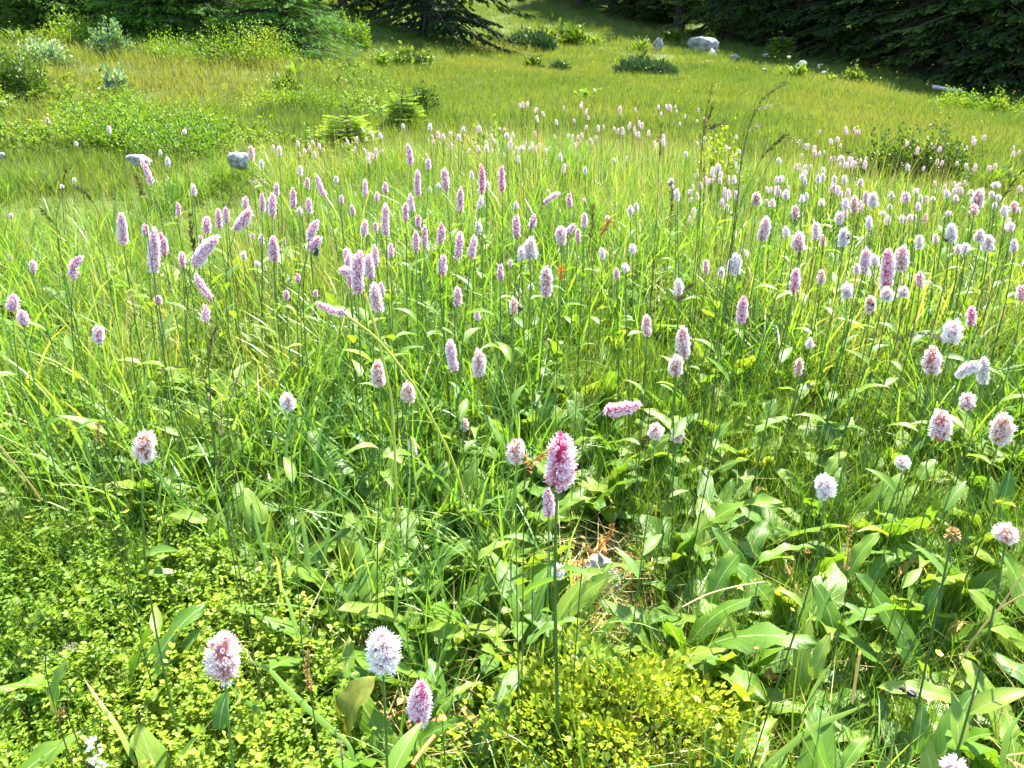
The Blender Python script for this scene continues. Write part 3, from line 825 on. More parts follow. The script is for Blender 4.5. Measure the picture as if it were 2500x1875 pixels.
SPECIAL = {  # by position in the photograph (tip), label of the ones that can be named by themselves
    (1375, 1056): 'largest deep pink bistort spike, on the tall stem in the middle foreground',
    (1568, 985): 'deep pink bistort spike lying almost flat above the right hand leaves',
    (546, 1547): 'big white pink bistort spike above the bilberry carpet at lower left',
    (931, 1544): 'round fluffy white bistort spike with a small dark bee at the bottom',
    (1029, 1663): 'short crimson pink bistort spike beside the big mottled dying leaf',
    (536, 571): 'thick pink bistort spike bowed over to the right, above a drooping one',
    (475, 662): 'pink bistort spike drooping to the right below the thick bowed one',
    (783, 577): 'pink bistort spike leaning right above a dark bumblebee',
    (766, 736): 'pink bistort spike lying sideways below the dense pink cluster',
    (203, 621): 'pink bistort spike bent over like a hook near the left edge',
    (879, 606): 'tallest pink bistort spike in the dense central cluster',
    (361, 1054): 'fluffy cream pink bistort spike with a rusty leaf below it, lower left',
    (2330, 1856): 'white bistort spike cut off by the bottom edge of the photo',
    (1363, 624): 'pink bistort spike tilted nearly flat in the upper meadow',
    (1361, 1378): 'small white bistort tuft low above the bare stony gap',
    (1336, 1189): 'slim pink bistort spike just below the largest spike',
}

def shape_name(d, asp):
    dx = d['tip'][0] - d['base'][0]; dy = d['base'][1] - d['tip'][1]
    if abs(dx) > .32 * abs(dy): return 'leaning'
    return 'slender' if asp < .36 else 'stout' if asp < .56 else 'stubby' if asp < .8 else 'round'

def cell(d):
    x, y = d['tip']
    col = ['far left', 'left', 'centre left', 'centre', 'centre right', 'right', 'far right'][int(np.clip(x / 357.2, 0, 6))]
    row = 'back' if y < 385 else 'upper' if y < 450 else 'upper middle' if y < 520 else 'middle' if y < 600 else 'lower middle' if y < 760 else 'lower' if y < 1150 else 'front'
    return row, col

cells = {}
for d in BISTORT:
    d['asp'] = d['w'] / max(6, math.hypot(d['tip'][0] - d['base'][0], d['tip'][1] - d['base'][1]))
    d['shape'] = shape_name(d, d['asp'])
    d['cell'] = cell(d)
    cells.setdefault((d['cell'], d['shape'], d['cls']), []).append(d)
for (ce, sh, cl), ds in cells.items():
    ds.sort(key=lambda d: d['tip'][0])
    for i, d in enumerate(ds):
        if len(ds) == 1: s = f"only {sh} {CNAME[cl]} bistort spike in the {ce[0]} {ce[1]} of the meadow"
        else: s = f"{sh} {CNAME[cl]} bistort spike, {ORD[i]} such from the left at {ce[0]} {ce[1]}"
        d['label'] = s
for (sx, sy), s in SPECIAL.items():
    d = min(BISTORT, key=lambda d: math.hypot(d['tip'][0] - sx, d['tip'][1] - sy))
    d['label'] = s

WPH = {'p': .0165, 'l': .019, 'w': .019, 'c': .020, 'm': .018}
def place_depth(d, i):
    r = np.random.default_rng(1000 + i)
    t = F_SRC * WPH[d['cls']] * r.uniform(.95, 1.15) / d['w']
    if abs(d['tip'][0] - 1375) < 8 and abs(d['tip'][1] - 1056) < 8: t = .70
    bx, by = d['base']
    hmax, hmin = r.uniform(.50, .62), .2
    for _ in range(400):
        p = at_d(bx, by, t)
        h = p[2] - gz(p[0], p[1])
        if h > hmax and t < 12: t *= 1.012
        elif h < hmin: t *= .985
        else: break
    return t

def build_bistort(d, i):
    r = np.random.default_rng(2000 + i)
    t = place_depth(d, i)
    B = at_d(*d['base'], t)
    T = at_y(*d['tip'], B[1])
    ax = T - B; Ls = np.linalg.norm(ax); ax = ax / Ls
    h = B[2] - gz(B[0], B[1])
    lean = np.array([-ax[0] * min(h, .3) * .35 + r.normal(0, .02), r.normal(0, .025), 0])
    if d['tip'][0] > 1700 and t < 2.2: lean[0] -= .10 * h           # the stems on the right side lean to the right
    if abs(d['tip'][0] - 1375) < 8 and t < .8: lean = np.array([-.035, -.09, 0])
    G = np.array([B[0] + lean[0], B[1] + lean[1], 0]); G[2] = gz(G[0], G[1]) - .01
    up = unit(ax + np.array([0, 0, .55]))
    rad = .00108 * np.clip(t / 1.2, .9, 1.6)
    if t < .95: rad = .0014
    if d['label'].startswith('largest'): rad = .0024
    pts = bezier(G, G + np.array([0, 0, .45 * h]), B - up * .3 * h, B, 9)
    root = empty('bistort', G, d['label'], 'flower', 'bistort flowers in the meadow')
    wpx = d['w'] * .41
    detail = 2 if wpx > 22 else 1 if wpx > 10 else 0
    asp = float(np.clip(round(d['asp'] / .06) * .06, .24, 1.1))
    bend = float(r.choice([-.03, 0, .02, .04]))
    if d['shape'] == 'leaning' and d['asp'] < .5: bend = r.choice([-.06, .06])
    if abs(d['tip'][0] - 203) < 8: bend = .16
    me = spike_mesh(d['cls'], asp, bend, int(r.integers(0, 4)), detail)
    hd = link('flower_spike', me, root)
    q = Vector(ax).to_track_quat('Z', 'X')
    hd.rotation_mode = 'QUATERNION'
    from mathutils import Quaternion
    hd.rotation_quaternion = q @ Quaternion((0, 0, 1), r.uniform(0, 6.28) if bend == 0 else r.choice([0.0, 3.14]))
    hd.location = B - G
    q_ = .88 * Ls * d['asp'] / asp
    hd.scale = (q_, q_, Ls)
    sv, sf = tube(pts - G, np.linspace(rad * 1.25, rad * .8, 9), 5 if detail < 2 else 7)
    sm = mesh_from('stem', sv, sf, mat=M['stem'])
    link('stem', sm, root)
    if t < 3.2:
        for k in range(1 if h < .4 else 2):
            u = r.uniform(.3, .7) if k == 0 else r.uniform(.55, .82)
            lo = link('stem_leaf', STEMLEAF[int(r.integers(0, 4))], root)
            lo.location = np.array([np.interp(u, np.linspace(0, 1, 9), pts[:, j]) for j in range(3)]) - G
            lo.rotation_euler = (r.uniform(-.1, .5), r.normal(0, .15), r.uniform(0, 6.28))
            s = r.uniform(.035, .07) * np.clip(h / .4, .6, 1.3)
            lo.scale = (s, s, s)
    d['t'], d['G'], d['B'] = t, G, B
    return root
for i, d in enumerate(BISTORT): build_bistort(d, i)

# the far band: several hundred more, too small to tell apart, in one mass
def far_bistort():
    b = Bag(); heads = Bag()
    r = np.random.default_rng(77)
    spots = []
    bands = [  # px range, py range of the heads, count
        (830, 1320, 320, 388, 50), (1270, 1720, 262, 375, 80), (1700, 2100, 320, 470, 36), (1950, 2500, 338, 420, 44),
        (1650, 2500, 430, 560, 55), (650, 900, 350, 400, 14), (1250, 1650, 360, 440, 12), (330, 700, 300, 420, 4)]
    for x0, x1, y0, y1, n in bands:
        for _ in range(n):
            if spots and r.random() < .5:                 # they stand in loose clumps
                q = spots[-1]; spots.append((np.clip(q[0] + r.normal(0, 16), x0, x1), np.clip(q[1] + r.normal(0, 8), y0, y1)))
            else: spots.append((r.uniform(x0, x1), r.uniform(y0, y1)))
    for px, py in spots:
        w = np.interp(py, [260, 330, 400, 560], [5.2, 6.4, 7.6, 10.5]) * r.uniform(.65, 1.1)
        t = F_SRC * .0185 / w; r_h = r.uniform(.36, .48)
        for _ in range(300):
            p = at_d(px, py, t); h = p[2] - gz(p[0], p[1])
            if h > r_h and t < 9: t *= 1.015
            elif h < .22: t *= .98
            else: break
        p = at_d(px, py, t); s = w * t / F_SRC
        g = np.array([p[0] + r.normal(0, .02), p[1] + r.normal(0, .02), 0]); g[2] = gz(g[0], g[1])
        v, f = tube(np.linspace(g, p, 3), .0016, 3, False)
        b.add(v, f)
        L = s * r.uniform(1.6, 2.6); n = 34
        i = np.arange(n); z = (i + .5) / n; a = i * 2.4
        rad = s * .34 * np.sqrt(np.clip(z / .2, 0, 1) * np.clip((1.03 - z) / .3, 0, 1))
        tilt = r.normal(0, .12, 2)
        T = np.stack([rad * np.cos(a) + tilt[0] * z * L, rad * np.sin(a) + tilt[1] * z * L, z * L], 1) + p
        dd = np.stack([np.cos(a), np.sin(a), np.clip(z - .5, 0, 1) * 2], 1)
        tv = np.array([(-.5, .0, 0), (.5, .0, 0), (.38, 1, .15), (-.38, 1, -.15)]); tf = np.array([(0, 1, 2), (0, 2, 3)])
        v, f = stamp(tv, tf, frames(dd, r.uniform(0, 6, n)), T, np.full(n, s * .3))
        heads.add(v, f, np.tile([.2, .2, .75, .75], n) + r.normal(0, .08))
        zc = np.linspace(0, 1, 5); rc_ = s * .42 * np.sqrt(np.clip(zc / .25 + .1, 0, 1) * np.clip((1.05 - zc) / .35, 0, 1))
        v, f = tube(p + np.stack([tilt[0] * zc * L, tilt[1] * zc * L, zc * L], 1), rc_, 6); heads.add(v, f, r.uniform(.45, .7))
    heads.add(np.concatenate(b.v), np.concatenate(b.f))
    me = heads.mesh('distant_bistort', PET['l'])
    me.materials.append(M['stem'])
    nh = sum(len(f) for f in heads.f[:-1])
    mi = np.zeros(len(me.polygons), dtype=np.int32); mi[nh:] = 1
    me.polygons.foreach_set('material_index', mi)
    tag(link('distant_bistort', me), 'mass of tiny white bistort flowers in the far bands of the meadow', kind='stuff')
far_bistort()

# ------------------------------------------------------------------ bistort leaves in rosettes
def bistort_leaf_mesh(seed):
    r = np.random.default_rng(seed)
    nb, npet = 11, 4
    pet = r.uniform(.25, .5); L = 1.0
    e0 = R(r.uniform(50, 82)); e1 = R(r.uniform(-35, 30))
    side = r.normal(0, .25)
    n = nb + npet
    sl = np.concatenate([np.linspace(0, pet, npet, endpoint=False), pet + np.linspace(0, L, nb)])
    el = np.interp(sl, [0, pet, pet + L], [e0, e0 * .8 + e1 * .2, e1])
    yaw = np.interp(sl, [0, pet, pet + L], [0, 0, side])
    dv = np.stack([np.sin(yaw) * np.cos(el), np.cos(yaw) * np.cos(el), np.sin(el)], 1)
    p = np.zeros((n, 3))
    for i in range(1, n): p[i] = p[i - 1] + dv[i - 1] * (sl[i] - sl[i - 1])
    t = np.clip((sl - pet) / L, -1, 1)
    wide = r.uniform(.13, .19)
    w = np.where(t > 0, wide * np.clip(t, 0, 1) ** .32 * np.clip(1 - t, 0, 1) ** .62 * 1.55, .012)
    w = np.maximum(w, .008)
    w[-1] = .001
    tw = r.normal(0, .35) * np.clip(t, 0, 1)
    M3 = frames(dv, tw)
    fold = r.uniform(.15, .5); wav = r.uniform(.02, .06); ph = r.uniform(0, 6)
    V, UV = [], []
    for j, u in enumerate((-1, -.5, 0, .5, 1)):
        ripple = np.where(t > 0, wav * abs(u) ** 2 * np.sin(t * r.uniform(13, 19) + ph + u * 1.2), 0)
        loc = np.stack([u * w * (1 + .06 * np.sin(t * 23 + u + ph) * (t > 0)), 0 * w, abs(u) * w * fold * (t > -.01) - .3 * u * u * w * (t > 0) + ripple], 1)
        V.append(p + np.einsum('nij,nj->ni', M3, loc))
        UV.append(np.stack([np.full(n, u), t], 1))
    v = np.concatenate(V); uv = np.concatenate(UV)
    f = []
    for j in range(4):
        for k in range(n - 1):
            a = j * n + k; f += [(a, a + n, a + n + 1), (a, a + n + 1, a + 1)]
    return mesh_from('leaf', v, np.array(f), None, uv, M['leaf'])
LEAVES = [bistort_leaf_mesh(700 + s) for s in range(16)]

ZL = {}
def rosette(x, y, nl, size, seed, zone):
    r = np.random.default_rng(seed)
    z = gz(x, y) - .01
    root = empty('bistort_leaf_rosette', (x, y, z), zone, 'leaves', 'bistort leaf rosettes')
    a0 = r.uniform(0, 6.28)
    for k in range(nl):
        o = link('leaf', LEAVES[int(r.integers(0, 16))], root)
        o.location = (r.normal(0, .018), r.normal(0, .018), 0)
        o.rotation_euler = (r.normal(0, .14), r.normal(0, .14), a0 + k * 2.4 + r.normal(0, .35))
        s = size * r.uniform(.65, 1.2)
        o.scale = (s * r.uniform(.9, 1.15), s, s)
r = np.random.default_rng(31)
cand = []
xx, yy = sector(5000, .8, 3.2, R(50), 19)
for x, y in zip(xx, yy):
    if len(cand) >= 290: break
    if ((x - SHRUB_FRONT[0]) / .27) ** 2 + ((y - SHRUB_FRONT[1]) / .17) ** 2 < 1: continue
    if ((x - .19) / .15) ** 2 + ((y - 1.37) / .24) ** 2 < 1: continue
    car = ellipse_mask(np.array([x]), np.array([y]), CARPET)[0]
    if car and r.random() < .93: continue
    dmin = .082 + .06 * max(0, math.hypot(x, y) - 1.5)
    if x < 0: dmin *= 1.05
    if any((x - a) ** 2 + (y - b) ** 2 < dmin ** 2 for a, b in cand): continue
    
    cand.append((x, y))
fol = []
for s in range(6):
    rr = np.random.default_rng(4400 + s); V_, F_, U_ = [], [], []; k0 = 0
    for k in range(5):
        me_ = LEAVES[int(rr.integers(0, 16))]
        v = np.empty(len(me_.vertices) * 3, dtype=np.float32); me_.vertices.foreach_get('co', v); v = v.reshape(-1, 3)
        fi = np.empty(len(me_.polygons) * 3, dtype=np.int32); me_.loops.foreach_get('vertex_index', fi)
        uvv = np.zeros((len(v), 2)); ul = np.empty(len(fi) * 2, dtype=np.float32); me_.uv_layers[0].data.foreach_get('uv', ul); uvv[fi] = ul.reshape(-1, 2)
        a = k * 2.4 + rr.normal(0, .3); c_, s_ = math.cos(a), math.sin(a); z_ = rr.uniform(.7, 1.2)
        V_.append(v @ np.array([[c_, s_, 0], [-s_, c_, 0], [0, 0, 1]]) * z_); F_.append(fi.reshape(-1, 3) + k0); U_.append(uvv); k0 += len(v)
    fol.append(bpy.data.objects.new('leaf_clump', mesh_from('leaf_clump', np.concatenate(V_), np.concatenate(F_), None, np.concatenate(U_), M['leaf'])))
x, y = sector(1900, 1.15, 3.9, R(50), 29)
keep = ~ellipse_mask(x, y, CARPET + [(.19, 1.36, .17, .26)]) & (noise2(x, y, 1.6, 71) > -.3) & (rng.random(len(x)) < np.clip(1.5 - np.hypot(x, y) * .3, .2, 1))
scatter('bistort_foliage', 'mass of further broad bistort leaves between the grasses', with_z(x[keep], y[keep]), rng.uniform(.10, .17, keep.sum()) * np.clip(.8 + .26 * (np.hypot(x[keep], y[keep]) - 1), .8, 1.35), fol, tilt=.15, seed=30)
ROWS = [(1500, 'bottom'), (1280, 'front'), (1100, 'lower'), (950, 'lower middle'), (820, 'middle'), (720, 'upper middle'), (0, 'upper')]
COLS = ['far left', 'left', 'centre left', 'centre', 'centre right', 'right', 'far right']
rc = {}
for i, (x, y) in enumerate(cand):
    px, py, dep = project([x, y, gz(x, y) + .15])
    row = [b for a, b in ROWS if py >= a][0]
    col = COLS[int(np.clip(px / 357.2, 0, 6))]
    rc.setdefault((row, col), []).append((px, x, y, i))
for (row, col), L_ in rc.items():
    L_.sort()
    for k, (px, x, y, i) in enumerate(L_):
        if px < -60 or px > 2560: lb = 'broad green bistort leaves beyond the edge of the ' + row + ' ' + col + ' meadow'
        else: lb = ('only clump' if len(L_) == 1 else ORD[min(k, 19)] + ' clump from the left') + ' of broad green leaves in the ' + row + ' ' + col + ' meadow'
        rosette(x, y, int(r.integers(5, 9)), r.uniform(.13, .19) * (1.0 if x > 0 else .95) * min(1, .48 + .48 * math.hypot(x, y)), 3000 + i, lb)

# ------------------------------------------------------------------ shrubs
def shrub_mesh(name, rx, ry, h, n, leaf, mat, seed, kind='leaf', ragged=.25):
    r = np.random.default_rng(seed)
    u = r.normal(0, 1, (n, 3)); u[:, 2] = np.abs(u[:, 2]) * .9 + .02; u = unit(u)
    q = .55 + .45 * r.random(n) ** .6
    lump = 1 + ragged * np.sin(u[:, 0] * 5 + seed) * np.cos(u[:, 1] * 6 + seed * 2) + ragged * .6 * np.sin(u[:, 2] * 9 + u[:, 0] * 11 + seed) + r.normal(0, .05, n)
    P = u * np.array([rx, ry, h]) * (q * lump)[:, None]
    if rx > .3:                                          # a big shrub is a heap of smaller humps with gaps between them
        nl = 9
        c = np.stack([r.uniform(-.72, .72, nl), r.uniform(-.7, .7, nl), r.uniform(.6, 1.05, nl)], 1)
        c[:, 2] *= 1 - .3 * np.hypot(c[:, 0], c[:, 1])
        w = r.integers(0, nl, n)
        P = u * (q * lump)[:, None] * np.array([rx * .44, ry * .5, h])
        P[:, 2] *= c[w, 2] * 1.15
        P[:, 0] += c[w, 0] * rx; P[:, 1] += c[w, 1] * ry
    d = unit(u * .8 + np.array([0, 0, .55]) + r.normal(0, .55, (n, 3)))
    if kind == 'needle':
        tv = np.array([(-.16, 0, 0), (.16, 0, 0), (0, 1, 0), (0, 0, -.16), (0, 0, .16)], float); tf = np.array([(0, 1, 2), (3, 4, 2)])
    else:
        tv, tf = LEAF_T * np.array([1.2, 1, 1]), LEAF_F
    v, f = stamp(tv, tf, frames(d, r.normal(0, .6, n)), P, leaf * r.uniform(.6, 1.25, n))
    v[:, 2] = np.maximum(v[:, 2], -.05)
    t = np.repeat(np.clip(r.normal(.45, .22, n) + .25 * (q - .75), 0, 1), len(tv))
    return mesh_from(name, v, f, t, None, mat)

def twig_mesh(rx, ry, h, n, seed, rad=.003):
    r = np.random.default_rng(seed); b = Bag()
    for _ in range(n):
        u = unit(np.append(r.normal(0, .6, 2), abs(r.normal(.7, .3))))
        e = u * np.array([rx, ry, h]) * .85
        v, f = tube(bezier(np.append(e[:2] * .1, -.03), e * [.2, .2, .4], e * [.7, .7, .7], e, 5), np.linspace(rad, rad * .4, 5), 4)
        b.add(v, f)
    return b.mesh('twigs', M['twig'])

# px (centre), py (base), distance ahead, px width, px height, leaves, leaf size, material, kind, name, label
SH = [
 (1480, 1850, .93, 600, 330, 8500, .012, 'bilberry_yellow', 'leaf', 'bilberry_shrub', 'yellow green bilberry shrub at the bottom centre edge'),
 (2235, 428, 5.4, 270, 95, 15000, .024, 'bush', 'leaf', 'round_bush', 'dark green round bush with brown twigs in the flowering meadow, right'),
 (250, 335, 6.1, 260, 95, 6000, .019, 'bilberry', 'leaf', 'bilberry_shrub', 'bright green bilberry mound behind the left flat stone'),
 (440, 350, 5.8, 280, 105, 6000, .019, 'bilberry', 'leaf', 'bilberry_shrub', 'bright green bilberry mound between the two flat stones'),
 (360, 285, 7.2, 300, 60, 5000, .019, 'bilberry', 'leaf', 'bilberry_shrub', 'low bilberry mound uphill of the two flat stones'),
 (590, 130, 10.2, 250, 70, 7000, .022, 'bilberry', 'leaf', 'bilberry_shrub', 'smooth yellow green bilberry dome under the spruce boughs'),
 (430, 125, 10.6, 150, 45, 4000, .022, 'bilberry', 'leaf', 'bilberry_shrub', 'darker bilberry mound left of the smooth yellow green dome'),
 (720, 275, 8.2, 260, 60, 5000, .02, 'bilberry', 'leaf', 'bilberry_shrub', 'flat bilberry patch uphill left of the young spruces'),
 (1270, 122, 24, 150, 36, 2200, .16, 'juniper', 'needle', 'juniper', 'blue green creeping juniper below the overhanging spruce'),
 (1575, 185, 18.5, 130, 38, 2200, .13, 'juniper', 'needle', 'juniper', 'dark creeping juniper alone on the open hillside'),
 (1005, 155, 16, 85, 34, 900, .09, 'bush', 'leaf', 'dark_shrub', 'dark low shrub beside the hillside fern'),
 (1300, 182, 18, 38, 22, 500, .08, 'bush', 'leaf', 'dark_shrub', 'small brown dark shrub in mid hillside'),
 (1365, 186, 18, 50, 18, 500, .08, 'juniper', 'needle', 'juniper', 'tiny flat juniper just right of the small brown shrub'),
 (2345, 258, 15, 115, 42, 4000, .035, 'bilberry', 'leaf', 'hillside_bush', 'rounded light green bush at the shadow edge on the right'),
 (2445, 272, 14.5, 105, 36, 4000, .035, 'bilberry', 'leaf', 'hillside_bush', 'yellow green bush at the right photo edge by the shadow'),
 (2085, 195, 20, 50, 26, 700, .08, 'bush', 'leaf', 'hillside_bush', 'small dark green bush below the forest shadow'),
 (1035, 262, 8.6, 75, 45, 2500, .026, 'bush', 'leaf', 'dark_shrub', 'dark shrub right behind the larger young spruce'),
 (55, 225, 8.0, 150, 110, 5000, .028, 'bush', 'leaf', 'dark_shrub', 'dark leafy shrub at the left edge of the slope'),
 (110, 170, 9.5, 110, 45, 1800, .04, 'pale', 'leaf', 'pale_herb', 'silvery pale leafy herb nearest the left edge'),
 (275, 125, 10.5, 85, 60, 1800, .04, 'pale', 'leaf', 'pale_herb', 'silvery pale leafy herb high on the left slope'),
 (285, 208, 8.6, 60, 30, 500, .05, 'pale', 'leaf', 'pale_herb', 'small pale leafy herb lowest on the left slope'),
 (1200, 365, 5.8, 150, 40, 1200, .03, 'bilberry', 'leaf', 'bilberry_shrub', 'low bilberry clump among the far bistort flowers'),
 (845, 50, 17, 90, 42, 2500, .04, 'bilberry', 'leaf', 'hillside_bush', 'light green bush at the foot of the shaded left forest'),
 (1755, 385, 4.8, 110, 50, 900, .026, 'bilberry_yellow', 'leaf', 'bilberry_shrub', 'yellowish bilberry clump behind the tall grass stalks'),
 (150, 60, 11.5, 160, 30, 3000, .035, 'bilberry', 'leaf', 'hillside_bush', 'leafy green bush under the leftmost spruce'),
 (1640, 100, 33, 40, 24, 400, .2, 'bush', 'leaf', 'hillside_bush', 'green bush between the two grey boulders'),
 (1370, 85, 28, 110, 26, 700, .16, 'bush', 'leaf', 'hillside_bush', 'loose green bush on the upper hillside near the ferns'),
 (700, 215, 9.0, 60, 26, 500, .05, 'bush', 'leaf', 'dark_shrub', 'small dark tuft on the grassy left slope'),
]
for i, (px, py, Y, wpx, hpx, n, lf, mt, kd, nm, lb) in enumerate(SH):
    p = at_y(px, py, Y); g = gz(p[0], p[1])
    s = Y / F_SRC
    if i == 0:
        root = empty(nm, (SHRUB_FRONT[0], SHRUB_FRONT[1], gz(*SHRUB_FRONT[:2])), lb, 'shrub', 'bilberry shrubs')
        rx, ry, h = .24, .15, .16
    else:
        root = empty(nm, (p[0], p[1], g - .02), lb, 'shrub', {'bilberry_shrub': 'bilberry shrubs', 'juniper': 'junipers on the hillside'}.get(nm, 'bushes on the hillside'))
        rx, ry, h = wpx * s / 2, wpx * s / 2 * .75, min(max(hpx * s, at_y(px, py - hpx, Y)[2] - g), hpx * s * 1.5 + (.4 if Y < 9 else .1)) + .03
    link('foliage', shrub_mesh('foliage', rx, ry, h, n, lf, M[mt], 40 + i, kd, .3 if kd == 'leaf' else .2), root)
    link('twigs', twig_mesh(rx, ry, h, 14, 80 + i, .0018 if i == 0 else .004), root)

# pale straw tuft and a vivid green patch of fresh grass among the far flowers
for (px, py, Y, n, hh, sp, mt, lb, nm) in [(1180, 318, 6.0, 170, (.2, .42), .22, 'straw', 'pale straw coloured grass tussock uphill of the far flowers', 'straw_tussock'),
                                           (1350, 372, 4.7, 420, (.3, .55), .34, 'vivid', 'vivid green patch of fresh grass inside the far band of flowers', 'green_tussock')]:
    if 'vivid' not in M: M['vivid'] = foliage('vivid_grass', [(0, (.04, .125, .015)), (.5, (.07, .185, .02)), (1, (.12, .25, .03))], .5, .5, .3)
    p = at_y(px, py, Y)
    v, f, t = blades(n, hh, (.004, .009) if mt == 'vivid' else (.003, .005), sp, (.05, .6), (.3, 1.3), seg=5, seed=int(px), tint=(.3, 1))
    tag(link(nm, mesh_from(nm, v, f, t, None, M[mt]), loc=(p[0], p[1], gz(p[0], p[1]) - .01)), lb, 'grass tussock', 'grass tussocks')

# ------------------------------------------------------------------ ferns
def frond_mesh(seed):
    r = np.random.default_rng(seed); b = Bag()
    n = 22
    t = np.linspace(0, 1, n)
    el = R(80) - R(r.uniform(40, 85)) * t ** 1.3
    d = np.stack([0 * t, np.cos(el), np.sin(el)], 1)
    p = np.cumsum(d / n, axis=0)
    v, f = tube(p, np.linspace(.008, .002, n), 4); b.add(v, f, .6)
    Mx = frames(d)
    for k in range(3, n):
        w = .12 * math.sin(math.pi * min(1, (t[k] * .92 + .06)) ** .75) + .01
        for s in (-1, 1):
            loc = []
            for (a, l) in ((0, -.5), (.5, -.55), (1, 0), (.5, .55), (0, .5)):
                loc.append((s * a * w, l * .036 + a * w * .35, -.10 * w * a * a + r.normal(0, .004)))
            vv = p[k] + np.array(loc) @ Mx[k].T
            b.add(vv, [(0, 1, 4), (1, 3, 4), (1, 2, 3)], np.clip(.5 + r.normal(0, .15), 0, 1))
    return b.mesh('frond', M['fern'])
FROND = [frond_mesh(s) for s in range(5)]
FE = [(2430, 455, 5.0, 190, 80, 13, 'bright yellow green fern clump right of the round bush'),
      (1965, 490, 4.0, 150, 95, 11, 'yellow green fern among the flowers on the right'),
      (280, 392, 4.9, 95, 45, 7, 'small yellow fern beside the left flat stone'),
      (715, 165, 9.6, 60, 55, 8, 'yellow fern at the foot of the big drooping spruce'),
      (930, 162, 15, 75, 60, 12, 'pale upright fern on the hillside below the left spruces'),
      (1340, 90, 28, 60, 34, 10, 'light fern on the upper hillside, nearest the overhanging spruce'),
      (1445, 92, 29, 60, 34, 10, 'light fern in the middle of the upper hillside'),
      (1560, 108, 28, 85, 36, 12, 'light fern left of the small grey boulder'),
      (1940, 185, 20, 90, 32, 12, 'fresh green fern patch beside the scattered small rocks'),
      (2030, 200, 19.5, 70, 28, 10, 'fresh green fern nearest the forest shadow'),
      (2285, 240, 15.5, 70, 34, 10, 'light fern at the left of the rounded light green bush'),
      (1815, 155, 26, 40, 26, 8, 'small fern tuft below the big boulder'),
      (30, 60, 11, 70, 50, 8, 'fern at the top left corner under the spruce'),
      (215, 62, 11.5, 70, 40, 8, 'fern between the left spruces on the slope')]
for i, (px, py, Y, wpx, hpx, n, lb) in enumerate(FE):
    r = np.random.default_rng(5000 + i)
    p = at_y(px, py, Y)
    root = empty('fern', (p[0], p[1], gz(p[0], p[1]) - .01), lb, 'fern', 'ferns on the hillside')
    L = max(wpx / 2, hpx) * Y / F_SRC * .95
    n = int(n * 2.4)
    for k in range(n):
        o = link('frond', FROND[int(r.integers(0, 5))], root)
        o.rotation_euler = (r.normal(.05, .15), r.normal(0, .1), k * 2.4 + r.normal(0, .3))
        s = L * r.uniform(.7, 1.1); o.scale = (s, s, s)
        o.location = (r.normal(0, wpx * Y / F_SRC * .12), r.normal(0, .05), 0)

# ------------------------------------------------------------------ spruces
def twig_tmpl(kind):
    if kind == 'needled':      # a shoot with its needles as narrow slivers on both sides and on top
        v, f, t = [(-.018, 0, 0), (.018, 0, 0), (0, 1, 0)], [(0, 1, 2)], [.3, .3, .9]
        for k in range(5):
            y = .04 + k * .18
            for s, zz in ((-1, .03), (1, .03)):
                i = len(v); L = .22 * (1 - .45 * y)
                v += [(-.02, y, 0), (.02, y + .10, 0), (s * L * 1.25, y + .2, zz * 1.2 - .01)]
                tt = .25 + .7 * max(0, y - .45) / .55
                t += [tt, tt, tt + .1]; f += [(i, i + 1, i + 2)]
        return np.array(v), np.array(f), np.clip(t, 0, 1)
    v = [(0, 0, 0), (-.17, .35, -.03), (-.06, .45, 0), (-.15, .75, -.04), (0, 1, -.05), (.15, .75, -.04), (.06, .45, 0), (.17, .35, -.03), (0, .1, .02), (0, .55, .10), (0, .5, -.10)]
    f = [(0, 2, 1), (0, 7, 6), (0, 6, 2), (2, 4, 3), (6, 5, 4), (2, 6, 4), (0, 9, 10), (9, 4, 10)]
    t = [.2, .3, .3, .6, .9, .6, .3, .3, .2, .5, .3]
    return np.array(v), np.array(f), np.array(t)

